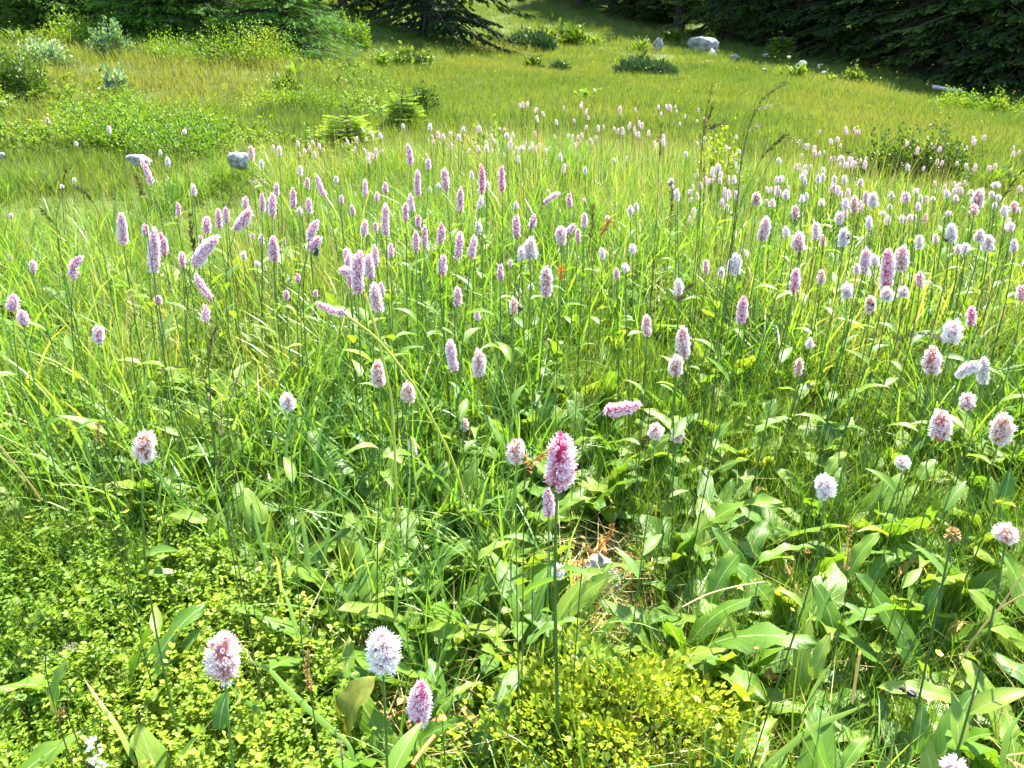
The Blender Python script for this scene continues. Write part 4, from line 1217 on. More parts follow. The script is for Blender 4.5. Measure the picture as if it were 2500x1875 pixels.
def spruce_crown(H, Rad, z0, whorl, per, ntw, kind, tw, seed, mat, droop=.5, near=False, expo=.85):
    whorl0, tw0, ntw0 = whorl, tw, ntw
    r = np.random.default_rng(seed)
    tv, tf, tt = twig_tmpl(kind)
    b = Bag(); wood = Bag()
    Ds, Ps, Rl, Ss, Tt = [], [], [], [], []
    z = z0
    while z < H - .15:
        fr = (z - z0) / (H - z0)
        if near:                                         # fine sprays on the lowest boughs, coarser ones higher up
            q = np.clip((z - 1.1) / .5, 0, 1)
            whorl, tw, ntw = whorl0 * (1 + 1.4 * q), tw0 * (1 + 1.0 * q), ntw0 * (1 - .6 * q)
        Lb = Rad * (1 - fr) ** expo * (1 if fr > .06 else .85)
        k = per if fr < .7 else max(3, per - 2)
        a0 = r.uniform(0, 6.28)
        for j in range(k):
            a = a0 + j * 6.283 / k + r.normal(0, .2)
            L = Lb * r.uniform(.65, 1.12)
            if L < .05: continue
            n = 7; t = np.linspace(0, 1, n)
            el = .25 * (1 - t) - droop * np.sin(np.pi * np.clip(t * .85, 0, 1)) * (1 - .6 * fr) + .30 * t ** 3
            dr = np.stack([np.cos(a) * np.cos(el), np.sin(a) * np.cos(el), np.sin(el)], 1)
            p = np.vstack([[0, 0, 0], np.cumsum(dr[:-1] * L / (n - 1), 0)]) + [0, 0, z + r.normal(0, whorl * .3)]
            wv, wf = tube(p, np.linspace(.018 * L + .003, .003, n), 4); wood.add(wv, wf)
            m = max(6, int(ntw * L / Rad + 4))
            u = r.uniform(.12, 1, m) ** .8
            P = np.stack([np.interp(u, t, p[:, c]) for c in range(3)], 1)
            D0 = np.stack([np.interp(u, t, dr[:, c]) for c in range(3)], 1)
            sd = np.stack([np.full(m, -np.sin(a)), np.full(m, np.cos(a)), np.zeros(m)], 1)
            sg = r.choice([-1, 1], m)[:, None]
            off = r.uniform(0, 1, m)[:, None] * sg * sd * (L * (.30 if near else .28) * (1 - u * .8)[:, None] + .02)
            d = unit(D0 * .8 + sd * sg * r.uniform(.25, .9, m)[:, None] + np.array([0, 0, -1]) * r.uniform(.05, 1.3 if near else .75, m)[:, None] * (droop + (.5 if near else .15)))
            Ds.append(d); dn = np.linalg.norm(off, axis=1)
            Ps.append(P + off + np.stack([0 * dn, 0 * dn, -.02 - (dn * .45 + (r.random(m) ** 2 * .16)) * (1 if near else 0)], 1)); Rl.append(r.normal(0, .5, m)); Ss.append(tw * r.uniform(.65, 1.25, m))
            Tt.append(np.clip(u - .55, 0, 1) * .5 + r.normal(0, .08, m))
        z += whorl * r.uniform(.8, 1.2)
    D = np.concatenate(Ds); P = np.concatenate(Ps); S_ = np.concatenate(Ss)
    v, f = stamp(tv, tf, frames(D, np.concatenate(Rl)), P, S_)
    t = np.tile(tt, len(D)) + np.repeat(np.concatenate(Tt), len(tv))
    me = mesh_from('crown', v, f, np.clip(t, 0, 1), None, mat)
    return me, wood.mesh('branches', M['bark'])

def trunk_mesh(H, r0, seed):
    r = np.random.default_rng(seed)
    zz = np.linspace(-.3, H, 12)
    p = np.stack([r.normal(0, .02, 12) * zz / H * 2, r.normal(0, .02, 12) * zz / H * 2, zz], 1)
    v, f = tube(p, np.interp(zz, [-.3, .2, H], [r0 * 1.5, r0, .01]), 9)
    return mesh_from('trunk', v, f, mat=M['bark'])

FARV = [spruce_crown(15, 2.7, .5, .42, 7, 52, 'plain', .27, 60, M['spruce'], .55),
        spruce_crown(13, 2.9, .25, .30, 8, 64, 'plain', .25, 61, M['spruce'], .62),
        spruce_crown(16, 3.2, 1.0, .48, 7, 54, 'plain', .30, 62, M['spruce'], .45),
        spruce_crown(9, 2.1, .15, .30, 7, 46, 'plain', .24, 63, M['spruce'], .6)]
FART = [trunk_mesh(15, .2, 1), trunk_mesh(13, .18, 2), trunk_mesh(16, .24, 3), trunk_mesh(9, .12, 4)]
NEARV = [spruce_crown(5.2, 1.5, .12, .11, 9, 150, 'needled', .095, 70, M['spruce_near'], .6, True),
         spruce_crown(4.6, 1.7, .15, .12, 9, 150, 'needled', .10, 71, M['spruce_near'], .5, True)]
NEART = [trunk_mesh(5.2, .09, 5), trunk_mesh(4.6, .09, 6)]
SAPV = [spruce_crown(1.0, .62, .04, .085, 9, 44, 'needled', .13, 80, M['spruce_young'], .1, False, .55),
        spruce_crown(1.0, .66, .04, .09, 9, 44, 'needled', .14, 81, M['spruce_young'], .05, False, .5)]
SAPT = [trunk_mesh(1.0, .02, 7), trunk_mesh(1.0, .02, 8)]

def tree(var, trk, x, y, s, rz, label, group, name='spruce_tree', cat='tree', sz=1.0):
    root = empty(name, (x, y, gz(x, y) - .05), label, cat, group)
    root.rotation_euler = (0, 0, rz); root.scale = (s, s, s * sz)
    link('trunk', trk, root); link('crown', var[0], root); link('branches', var[1], root)
    return root

# near spruces on the left slope
NT = [(690, 120, 11.6, 0, .80, 'large drooping spruce with boughs to the ground beside the yellow fern'),
      (505, 62, 12.8, 1, 1.0, 'bushy spruce behind the smooth bilberry dome'),
      (385, 60, 12.4, 0, .8, 'small spruce between two bushier ones on the left slope'),
      (240, 28, 13.2, 1, .9, 'light green spruce above the silvery herbs'),
      (75, 25, 12.6, 0, .95, 'spruce at the top left corner of the photo')]
for i, (px, py, Y, k, s, lb) in enumerate(NT):
    p = at_y(px, py, Y)
    tree(NEARV[k], NEART[k], p[0], p[1], s, i * 1.7, lb, 'spruces on the left slope', sz=.58)
# saplings
SA = [(985, 305, 7.6, 105, 100, 0, 'larger young spruce with fresh tips in the meadow'), (850, 345, 6.6, 125, 95, 1, 'spreading yellow green young spruce left of the larger one'),
      (1733, 100, 32, 34, 30, 0, 'tiny bright spruce sapling behind the big boulder'), (1905, 125, 31, 60, 46, 1, 'bright spruce sapling at the forest edge right of the boulder')]
for i, (px, py, Y, wpx, hpx, k, lb) in enumerate(SA):
    p = at_y(px, py, Y)
    h = max(hpx * Y / F_SRC, at_y(px, py - hpx, Y)[2] - gz(p[0], p[1])) * 1.05; w = wpx * Y / F_SRC * 1.1
    t_ = tree(SAPV[k], SAPT[k], p[0], p[1], w / 1.15, i * 2.1, lb, 'young spruces', 'young_spruce', 'tree', h / (w / 1.15))
# the overhanging tree in the middle and the right forest edge
p = at_y(1045, 90, 22)
tree(FARV[1], FART[1], p[0], p[1], .98, .6, 'big spruce with low overhanging boughs at the top centre left', 'spruces in the middle')
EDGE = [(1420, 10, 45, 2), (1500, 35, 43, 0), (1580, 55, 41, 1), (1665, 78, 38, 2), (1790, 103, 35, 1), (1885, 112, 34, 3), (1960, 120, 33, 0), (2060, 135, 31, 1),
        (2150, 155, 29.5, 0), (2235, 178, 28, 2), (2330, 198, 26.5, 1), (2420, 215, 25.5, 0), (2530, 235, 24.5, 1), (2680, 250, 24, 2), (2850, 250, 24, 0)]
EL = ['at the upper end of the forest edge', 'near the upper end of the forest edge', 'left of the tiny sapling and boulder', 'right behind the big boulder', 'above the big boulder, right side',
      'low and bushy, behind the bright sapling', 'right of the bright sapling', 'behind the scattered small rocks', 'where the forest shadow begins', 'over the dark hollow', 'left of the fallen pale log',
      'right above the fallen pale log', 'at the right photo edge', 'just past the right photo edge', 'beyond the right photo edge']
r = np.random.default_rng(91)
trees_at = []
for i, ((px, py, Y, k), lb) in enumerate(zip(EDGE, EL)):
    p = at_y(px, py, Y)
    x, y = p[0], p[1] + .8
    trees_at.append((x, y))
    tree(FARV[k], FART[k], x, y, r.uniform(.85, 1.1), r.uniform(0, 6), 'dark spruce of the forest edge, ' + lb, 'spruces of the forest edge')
n = 0
for _ in range(3000):
    if n >= 34: break
    az, rad = R(r.uniform(2, 50)), r.uniform(28, 72)
    x, y = math.sin(az) * rad, math.cos(az) * rad
    e = np.array([(at_y(q[0], q[1], q[2])[0], q[2]) for q in EDGE])
    ye = np.interp(x, e[:, 0], e[:, 1])
    if x < e[0, 0] + 1 or y < ye + 3.0: continue
    if any((x - a) ** 2 + (y - b) ** 2 < 2.6 ** 2 for a, b in trees_at): continue
    trees_at.append((x, y)); n += 1
    k = int(r.integers(0, 3))
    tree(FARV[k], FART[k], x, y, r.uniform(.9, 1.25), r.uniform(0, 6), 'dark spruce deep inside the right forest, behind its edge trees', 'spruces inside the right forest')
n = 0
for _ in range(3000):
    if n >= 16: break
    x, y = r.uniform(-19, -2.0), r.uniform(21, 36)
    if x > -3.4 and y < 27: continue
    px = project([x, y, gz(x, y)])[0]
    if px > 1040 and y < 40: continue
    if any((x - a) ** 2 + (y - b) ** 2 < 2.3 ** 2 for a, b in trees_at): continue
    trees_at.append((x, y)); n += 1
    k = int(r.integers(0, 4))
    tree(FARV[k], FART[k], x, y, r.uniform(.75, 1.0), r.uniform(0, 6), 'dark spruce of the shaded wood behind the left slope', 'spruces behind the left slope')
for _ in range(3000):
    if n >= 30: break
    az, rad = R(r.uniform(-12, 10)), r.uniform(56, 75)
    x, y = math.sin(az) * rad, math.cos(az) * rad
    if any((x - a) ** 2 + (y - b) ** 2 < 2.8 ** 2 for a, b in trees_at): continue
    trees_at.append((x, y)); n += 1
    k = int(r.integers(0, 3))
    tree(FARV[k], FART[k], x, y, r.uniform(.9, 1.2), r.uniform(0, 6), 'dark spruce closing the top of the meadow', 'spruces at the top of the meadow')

# ------------------------------------------------------------------ rocks and log
import bmesh
def rock_mesh(seed, cuts=9):
    r = np.random.default_rng(seed)
    bm = bmesh.new(); bmesh.ops.create_icosphere(bm, subdivisions=4, radius=1.0)
    nr = unit(r.normal(0, 1, (cuts, 3))); dd = r.uniform(.55, .85, cuts)
    for v in bm.verts:
        c = np.array(v.co)
        for q, w in zip(nr, dd):
            k = c @ q - w
            if k > 0: c = c - q * k * .93
        c = c * (1 + .03 * math.sin(c[0] * 7 + seed) * math.cos(c[1] * 9) + .02 * math.sin(c[2] * 17 + c[0] * 13))
        v.co = c
    me = bpy.data.meshes.new('boulder'); bm.to_mesh(me); bm.free()
    me.polygons.foreach_set('use_smooth', np.ones(len(me.polygons), dtype=bool))
    try: me.set_sharp_from_angle(angle=R(24))
    except Exception: pass
    me.materials.append(M['rock'])
    return me
ROCK = [rock_mesh(s) for s in (3, 5, 8, 12)]
RK = [(1718, 118, 30, 62, 34, 0, (.1, .15, .3), 'large pale grey boulder at the forest edge'), (1735, 142, 29, 34, 26, 1, (.3, .3, 1.2), 'grey slab leaning out below the large pale boulder'),
      (1607, 108, 29, 26, 22, 2, (0, .2, .5), 'small pointed grey boulder left of the large one'), (1793, 140, 27.5, 20, 9, 3, (0, 0, .4), 'low grey rock just right of the large boulder'),
      (1958, 158, 23, 22, 12, 1, (.1, 0, .2), 'pale flat rock among the small scattered rocks'), (1865, 173, 21, 20, 7, 3, (0, .1, 1), 'flat rock lowest on the slope among the scattered rocks'),
      (1926, 140, 25.5, 14, 6, 2, (0, 0, 2), 'small rock in front of the bright sapling, right one'), (1868, 135, 27, 18, 6, 0, (0, 0, 1), 'small rock in front of the bright sapling, left one'),
      (2000, 162, 22.5, 9, 8, 2, (0, 0, 1), 'tiny pale rock right of the flat pale one'), (2011, 178, 21, 11, 6, 1, (0, 0, 0), 'tiny pale rock above the fresh green ferns'),
      (338, 392, 4.8, 62, 18, 3, (.06, .04, .2), 'left flat stone in the grass below the bilberry mound'), (583, 398, 4.7, 56, 36, 0, (.35, .1, .5), 'right flat stone standing in the grass below the bilberry mound'),
      (3, 380, 5, 22, 12, 2, (0, 0, 0), 'small stone at the left photo edge')]
for i, (px, py, Y, w, h, k, rot, lb) in enumerate(RK):
    p = at_y(px, py, Y)
    o = link('boulder' if w > 22 else 'rock', ROCK[k])
    s = Y / F_SRC
    z = at_y(px, py - h * .5, Y)[2]
    z = max(gz(p[0], p[1]), z - h * s * .25) if Y > 10 else at_y(px, py - h * .5, Y)[2]
    o.location = (p[0], p[1], z - h * s * (.12 if Y > 10 else .35))
    q_ = 1.0 if w > 60 and Y > 10 else .75
    o.scale = (w * s * .66 * q_, w * s * .55 * q_, h * s * .72)
    o.rotation_euler = rot
    tag(o, lb, 'rock', 'rocks on the hillside')
o = link('stone', ROCK[1]); o.location = (.185, 1.40, gz(.185, 1.40) + .015); o.scale = (.045, .065, .035); o.rotation_euler = (.2, .1, .4)
tag(o, 'small pale stone in the dry gap between the lower leaves', 'rock')

def bar(name, a, b, rad, mat, label, cat, group=None, bow=.0, side=7):
    a, b = np.array(a, float), np.array(b, float)
    mid_ = (a + b) / 2 + np.array([0, 0, bow])
    pts = spline([a, mid_, b], 9) + rng.normal(0, rad * .25, (9, 3))
    c = pts[0].copy()
    v, f = tube(pts - c, np.linspace(rad, rad * .55, 9), side)
    return tag(link(name, mesh_from(name, v, f, mat=mat), loc=c), label, cat, group)
M['dry_wood'] = plain('dry_wood', (.42, .39, .35), .85, .2, .3, 25)
a = at_y(2285, 172, 24); b = at_y(2362, 190, 23.5)
bar('fallen_log', (a[0], a[1], gz(a[0], a[1]) + .25), (b[0], b[1], gz(b[0], b[1]) + .25), .06, M['dry_wood'], 'pale fallen log in the forest shadow', 'log')
for (x0, y0, x1, y1, Y, lb) in [(805, 150, 835, 152, 12, 'thin dry branch on the grass right of the drooping spruce'), (859, 36, 900, 58, 17, 'dead pale branch at the foot of the shaded wood'),
                                (848, 150, 885, 122, 12.5, 'bare forked stick standing in the grass below the shaded wood')]:
    a, b = at_y(x0, y0, Y), at_y(x1, y1, Y)
    bar('dry_branch', (a[0], a[1], gz(a[0], a[1]) + .12), (b[0], b[1], max(gz(b[0], b[1]) + .12, b[2])), .016, M['dry_wood'], lb, 'branch', 'dry branches', .05)

# ------------------------------------------------------------------ tall grass stalks with seed heads
M['panicle_dark'] = foliage('panicle_dark', [(0, (.05, .045, .035)), (.6, (.12, .10, .07)), (1, (.22, .18, .12))], .15, .7, .2)
M['panicle_silver'] = foliage('panicle_silver', [(0, (.20, .20, .18)), (.6, (.38, .37, .33)), (1, (.60, .58, .52))], .3, .6, .3)
M['panicle_brown'] = foliage('panicle_brown', [(0, (.16, .10, .05)), (.6, (.34, .22, .11)), (1, (.50, .38, .22))], .25, .7, .2)
def stalk(c, P, t, pan, frac, dens, label, group, rad=.0008, spk=.009):
    ox, oy = OFF[c]
    pts = [at_d(ox + x * K, oy + y * K, t * (1 + .03 * k)) for k, (x, y) in enumerate(P)]
    e = pts[-1]; d = pts[-1] - pts[-2]
    Lg = np.linalg.norm(np.diff(np.array(pts), axis=0), axis=1).sum()
    g = gz(e[0], e[1] + .02)
    if e[2] > g:
        q = np.array([e[0] + np.clip(d[0] * .5, -.12, .12), e[1] + .03, 0]); q[2] = gz(q[0], q[1]) - .01
        pts.append(q)
    pts = np.array(pts)[::-1]
    s = spline(pts, 26)
    base = s[0].copy(); s = s - base
    root = empty('grass_stalk', base, label, 'grass stalk', group)
    v, f = tube(s, np.linspace(rad * 1.2, rad * .5, len(s)), 5)
    link('culm', mesh_from('culm', v, f, np.full(len(v), .4), mat=M['culm']), root)
    r = np.random.default_rng(abs(hash((c, P[0][0]))) % 9999)
    seg = np.linalg.norm(np.diff(s, axis=0), axis=1); cum = np.concatenate([[0], np.cumsum(seg)]); Lt = cum[-1]
    n = dens
    u = Lt - Lg * min(.85, frac * 1.5) * r.random(n) ** .9
    Q = np.stack([np.interp(u, cum, s[:, j]) for j in range(3)], 1)
    tn = unit(np.stack([np.interp(np.minimum(u + .02, Lt), cum, s[:, j]) for j in range(3)], 1) - np.stack([np.interp(u - .02, cum, s[:, j]) for j in range(3)], 1))
    d = unit(tn + r.normal(0, .28, (n, 3)))
    tv = np.array([(-.14, .35, 0), (0, 0, 0), (.14, .35, 0), (0, 1, 0), (0, .35, .14), (0, .35, -.14)], float)
    tf = np.array([(0, 1, 2), (0, 2, 3), (4, 1, 5), (4, 5, 3)])
    v, f = stamp(tv, tf, frames(d), Q + r.normal(0, .002, (n, 3)), spk * r.uniform(.7, 1.3, n))
    link('panicle', mesh_from('panicle', v, f, np.repeat(r.random(n), 6), mat=M[{'dark': 'panicle_dark', 'silver': 'panicle_silver', 'brown': 'panicle_brown', 'rust': 'rust'}[pan]]), root)
ST = [(3, [(695, 518), (610, 580), (540, 640), (470, 780), (410, 1080), (350, 1600)], 1.45, 'dark', .22, 46, 'tallest dark grass stalk, tip bent right over the hillside'),
      (3, [(228, 535), (215, 620), (185, 760), (150, 1100), (140, 1600)], 1.5, 'dark', .25, 30, 'tall thin upright grass stalk, leftmost of the tall group at right'),
      (3, [(242, 662), (205, 760), (170, 900), (130, 1560)], 1.4, 'dark', .2, 40, 'dark upright grass stalk in front of the leftmost tall one'),
      (3, [(325, 765), (240, 805), (180, 900), (160, 1560)], 1.42, 'dark', .16, 30, 'grass stalk with a side tip pointing right, beside the upright dark ones'),
      (3, [(722, 842), (620, 920), (500, 1090), (330, 1640)], 1.5, 'dark', .2, 50, 'dark grass stalk leaning right below the tallest one'),
      (3, [(606, 676), (530, 690), (470, 780), (420, 900), (370, 1500)], 1.5, 'silver', .12, 26, 'grass stalk with a silvery tip under the tallest dark one'),
      (3, [(530, 790), (470, 830), (425, 950), (350, 1560)], 1.48, 'silver', .12, 26, 'lower silvery tipped grass stalk of the tall group'),
      (3, [(825, 935), (760, 885), (700, 890), (560, 1100), (400, 1680)], 1.5, 'silver', .14, 34, 'nodding silvery grass stalk arching to the right'),
      (3, [(1168, 1050), (1120, 985), (1060, 960), (1000, 985), (960, 1120), (930, 1600)], 1.7, 'dark', .2, 44, 'arched grass stalk alone in front of the meadow, left of the round bush'),
      (3, [(405, 1085), (370, 1010), (345, 975), (330, 1050), (290, 1600)], 1.6, 'silver', .16, 40, 'short drooping grass stalk at the foot of the tall group'),
      (3, [(2200, 1075), (2110, 1180), (1960, 1450), (1800, 1680)], 1.5, 'dark', .3, 44, 'dark grass stalk leaning out of the right photo edge'),
      (2, [(1722, 1385), (1690, 1440), (1650, 1560), (1600, 1850)], 1.25, 'brown', .24, 60, 'heavy brown seed stalk in the middle meadow'),
      (2, [(2048, 768), (2040, 900), (2030, 1080), (2000, 1600)], 1.6, 'dark', .22, 36, 'thin dark upright grass stalk right of the vivid green patch'),
      (2, [(2108, 1150), (2120, 1290), (2080, 1420), (2000, 1700)], 1.4, 'dark', .25, 36, 'dark stalk beside the pair of white spikes on the right'),
      (2, [(1615, 1290), (1612, 1400), (1590, 1560), (1540, 1900)], 1.35, 'dark', .28, 40, 'dark upright seed stalk left of the heavy brown one'),
      (1, [(1200, 1350), (1212, 1480), (1228, 1620), (1225, 1950)], 1.2, 'dark', .32, 70, 'grey dark seed stalk behind the thick bowed pink spike'),
      (1, [(850, 1110), (900, 1220), (940, 1320), (955, 1640)], 1.4, 'dark', .2, 34, 'slim dark stalk below the upper left pink spike'),
      (1, [(480, 1180), (560, 1250), (630, 1370), (660, 1640)], 1.5, 'dark', .24, 44, 'nodding dark grass stalk in the left meadow'),
      (1, [(425, 1040), (410, 1110), (395, 1220), (380, 1640)], 1.6, 'dark', .2, 30, 'small dark stalk below the left flat stone'),
      (1, [(245, 1310), (330, 1400), (385, 1510), (410, 1740)], 1.4, 'dark', .2, 30, 'grass stalk leaning left in the left meadow'),
      (1, [(1690, 1150), (1600, 1150), (1510, 1215), (1450, 1520)], 1.5, 'silver', .24, 40, 'silvery grass stalk bent flat to the right above the pink spikes'),
      (4, [(805, 230), (835, 275), (852, 340), (855, 420), (850, 760)], 1.15, 'silver', .34, 80, 'grey nodding seed stalk left of the drooping pink spike'),
      (4, [(1370, 455), (1340, 540), (1325, 680), (1330, 1050)], 1.1, 'dark', .3, 80, 'dark seed stalk below the drooping pink spike'),
      (4, [(1395, 925), (1400, 1040), (1402, 1150), (1420, 1450)], .95, 'silver', .34, 60, 'grey seed stalk low at the left of the arching broad blades'),
      (4, [(1530, 680), (1512, 760), (1480, 870), (1450, 1200)], 1.1, 'silver', .4, 60, 'pale grey seed stalk among the middle left blades'),
      (6, [(1690, 545), (1620, 518), (1510, 508), (1380, 565), (1230, 700), (1000, 1050)], 1.15, 'dark', .26, 80, 'dark arching seed stalk pointing at a fat white spike on the right'),
      (6, [(110, 180), (20, 290), (-110, 520)], 1.2, 'dark', .3, 40, 'dark leaning stalk left of the right hand leaves'),
      (9, [(1113, 115), (1100, 220), (1080, 400), (1055, 700)], .95, 'brown', .38, 70, 'brown seed stalk standing in the lower right leaves'),
      (5, [(1416, 80), (1408, 150), (1395, 400)], 1.3, 'rust', .3, 60, 'rusty seed stalk right of the pale pink upright spike'),
      (8, [(1745, 120), (1690, 220), (1620, 300), (1545, 390)], .98, 'rust', .75, 110, 'rust red sorrel stalk above the stony gap'),
      (5, [(1340, 1240), (1270, 1290), (1200, 1350), (1180, 1420)], .9, 'rust', .8, 70, 'golden rusty sorrel stalk left of the largest spike'),
      (7, [(1955, 930), (1945, 1050), (1960, 1150), (1980, 1290)], .78, 'brown', .45, 80, 'brown seed stalk between the two front white spikes'),
      (7, [(2150, 1490), (2170, 1600), (2180, 1740)], .72, 'silver', .4, 40, 'pale straw seed head at the bottom edge under the dying leaf'),
      (7, [(360, 1300), (400, 1340), (450, 1380)], .85, 'brown', .6, 50, 'short brown seed head in the bilberry carpet'),
      (7, [(490, 880), (440, 890), (385, 915), (300, 1100)], .85, 'silver', .3, 50, 'grey grass tip lying over the bilberry carpet'),
      (4, [(625, 1065), (618, 1120), (625, 1200), (640, 1400)], .95, 'brown', .4, 60, 'brown seed stalk left of the cream pink spike')]
for i, a in enumerate(ST): stalk(a[0], a[1], a[2], a[3], a[4], a[5], a[6], 'grass stalks with seed heads', spk=.0065 if a[2] < 1.2 else .009)

# the yellow bent stem in the centre and long dry culms
def long_stem(c, P, t, rad, mat, label, name='bent_stem', cat='stem', group='bare stems'):
    ox, oy = OFF[c]
    pts = np.array([at_d(ox + x * K, oy + y * K, t * (1 + .02 * k)) for k, (x, y) in enumerate(P)])
    s = spline(pts, 18); c0 = s[0].copy()
    v, f = tube(s - c0, np.full(18, rad), 6)
    tag(link(name, mesh_from(name, v, f, np.full(len(v), .5), mat=mat), loc=c0), label, cat, group)
long_stem(5, [(60, 395), (250, 540), (430, 760), (520, 890), (620, 1090), (730, 1320), (830, 1640)], 1.0, .0019, M['stem_yellow'], 'long yellow stem slanting down from the sideways pink spike')
long_stem(5, [(170, 250), (250, 520), (310, 780), (345, 990), (370, 1500), (380, 1700)], 1.05, .002, M['stem_yellow'], 'long yellow green stem bending down from the central cluster')
long_stem(4, [(0, 1215), (100, 1340), (200, 1470), (260, 1560)], .95, .0012, M['straw'], 'dry whitish straw lying at the left photo edge')
long_stem(9, [(2200, 430), (2050, 640), (1950, 760), (1840, 900)], .9, .001, M['straw'], 'dry straw slanting down at the lower right edge')
long_stem(9, [(2203, 560), (2040, 660), (1900, 820), (1790, 1000)], .92, .001, M['straw'], 'second dry straw just under the slanting one at lower right')
long_stem(9, [(1165, 920), (1140, 1080), (1115, 1250)], .8, .0016, M['straw'], 'short white dry stalk upright in the lower right')
long_stem(9, [(40, 640), (200, 560), (380, 510), (560, 480)], .95, .0009, M['straw'], 'thin dry straw lying across a broad leaf, lower right')
long_stem(8, [(470, 1640), (540, 1540), (610, 1455)], .72, .0022, M['rust'], 'reddish brown stalk lying at the bottom centre')

# knapweed seed head
p = at_d(1650 + 1750 * K, 1235 + 190 * K, .93)
g = np.array([p[0] - .02, p[1] - .05, 0]); g[2] = gz(g[0], g[1])
root = empty('withered_flower', g, 'withered brown thistle like flower head on a dark stalk, lower right', 'flower')
v, f = tube(bezier(np.zeros(3), (p - g) * [0, 0, .4], (p - g) * [.8, .8, .7], p - g, 8), .0014, 5)
link('stem', mesh_from('stem', v, f, np.full(len(v), .3), mat=M['culm']), root)
r = np.random.default_rng(6); n = 90
d = unit(np.stack([r.normal(0, .5, n), r.normal(0, .5, n), r.uniform(-.3, 1, n)], 1))
v, f = stamp(LEAF_T, LEAF_F, frames(d), d * [.0045, .0045, .007] + (p - g), np.full(n, .0055))
link('seed_head', mesh_from('seed_head', v, f, np.repeat(r.random(n), LN), mat=M['panicle_brown']), root)

# ------------------------------------------------------------------ buttercups and other small flowers
def buttercup_mesh():
    b = Bag()
    for k in range(5):
        a = k * 1.2566
        c, s = math.cos(a), math.sin(a)
        pts = np.array([(0, 0, 0), (.5, -.42, .28), (.95, -.30, .5), (1.0, .1, .52), (.92, .36, .5), (.5, .42, .28)])
        v = np.stack([pts[:, 0] * c - pts[:, 1] * s, pts[:, 0] * s + pts[:, 1] * c, pts[:, 2]], 1)
        b.add(v, [(0, 1, 2), (0, 2, 3), (0, 3, 4), (0, 4, 5)])
    for k in range(8):
        a = k * .785
        b.add([(0, 0, .05), (math.cos(a) * .28, math.sin(a) * .28, .4), (math.cos(a + .5) * .28, math.sin(a + .5) * .28, .4)], [(0, 1, 2)])
    return b.mesh('blossom', M['yellow'])
BC = buttercup_mesh()
YF = [(7, 803, 40, .95, 'buttercup with open petals above the bilberry carpet, biggest of the yellow row'), (7, 1015, 85, .95, 'ragged yellow buttercup right of the biggest one at lower left'),
      (7, 180, 78, .95, 'small buttercup near the left edge above the bilberry carpet'), (7, 585, 85, .97, 'buttercup between the small left one and the biggest one'),
      (9, 520, 475, .92, 'pale yellow buttercup beside the big dark lower right leaf'), (9, 1660, 937, .82, 'yellow buttercup above the flying bumblebee, lower right'),
      (9, 2130, 1022, .8, 'yellow buttercup at the right edge near the bottom'), (8, 1945, 250, .97, 'small yellow buttercup right of the rust red sorrel'),
      (8, 660, 1350, .72, 'small yellow buttercup beside the crimson pink front spike'), (4, 255, 1565, .97, 'clustered buttercup at the left edge of the lower meadow'),
      (4, 510, 1505, 1.0, 'upper of two small buttercups at the lower left'), (4, 500, 1560, .98, 'lower of two small buttercups at the lower left'),
      (9, 735, 660, .9, 'yellow bud right of the big dark lower right leaf'), (9, 510, 905, .85, 'whitish yellow bud in the lower right leaves')]
for i, (c, x, y, t, lb) in enumerate(YF):
    ox, oy = OFF[c]
    p = at_d(ox + x * K, oy + y * K, t_at(ox + x * K, oy + y * K, .2)); g = np.array([p[0], p[1] + .02, 0]); g[2] = gz(g[0], g[1])
    root = empty('buttercup', g, lb, 'flower', 'yellow buttercups')
    v, f = tube(bezier(np.zeros(3), np.array([0, 0, .5 * (p[2] - g[2])]), (p - g) * [1, 1, .8], p - g, 6), .0009, 4)
    link('stem', mesh_from('stem', v, f, mat=M['stem']), root)
    o = link('blossom', BC, root, p - g); s = .0062 if i not in (12, 13) else .004
    o.scale = (s, s, s); o.rotation_euler = (.35, rng.normal(0, .2), rng.uniform(0, 6))
# distant yellow specks
ys = [source('yellow_speck', [(np.array([(-1, 0, 0), (1, 0, 0), (0, 1, .3), (0, -1, .3), (0, 0, .8)]) * .0075 + [0, 0, .27], np.array([(0, 1, 2), (0, 3, 1), (0, 1, 4), (2, 3, 4)]), .5, M['yellow'])])]
x, y = sector(520, 2.2, 30, R(44), 23, 1.0)
scatter('yellow_flowers', 'tiny yellow flowers sprinkled over the hillside', with_z(x, y), rng.uniform(.6, 1.3, len(x)) * np.clip(np.hypot(x, y) / 9, .55, 1.6), ys, tilt=.2, seed=12)

# pale wild flower at the bottom left
p = at_d(590 * K, 1235 + 1560 * K, .66); g = np.array([p[0], p[1], 0]); g[2] = gz(p[0], p[1])
root = empty('white_wildflower', g, 'bluish white small wildflower at the bottom left edge', 'flower')
b = Bag(); r = np.random.default_rng(4)
for k in range(26):
    q = np.array([r.normal(0, .004), r.normal(0, .004), r.uniform(-.018, .014)]) + (p - g)
    d = unit(r.normal(0, 1, (3, 3)) + [0, -.3, .5])
    v, f = stamp(LEAF_T * [1.5, 1, 1], LEAF_F, frames(d), np.repeat(q[None], 3, 0), np.full(3, .003)); b.add(v, f)
link('blossom', b.mesh('blossom', M['white_petal']), root)
v, f = tube(np.array([[0, 0, 0], (p - g) * .5 + [.004, 0, 0], p - g]), .0012, 5)
link('stem', mesh_from('stem', v, f, mat=M['stem']), root)

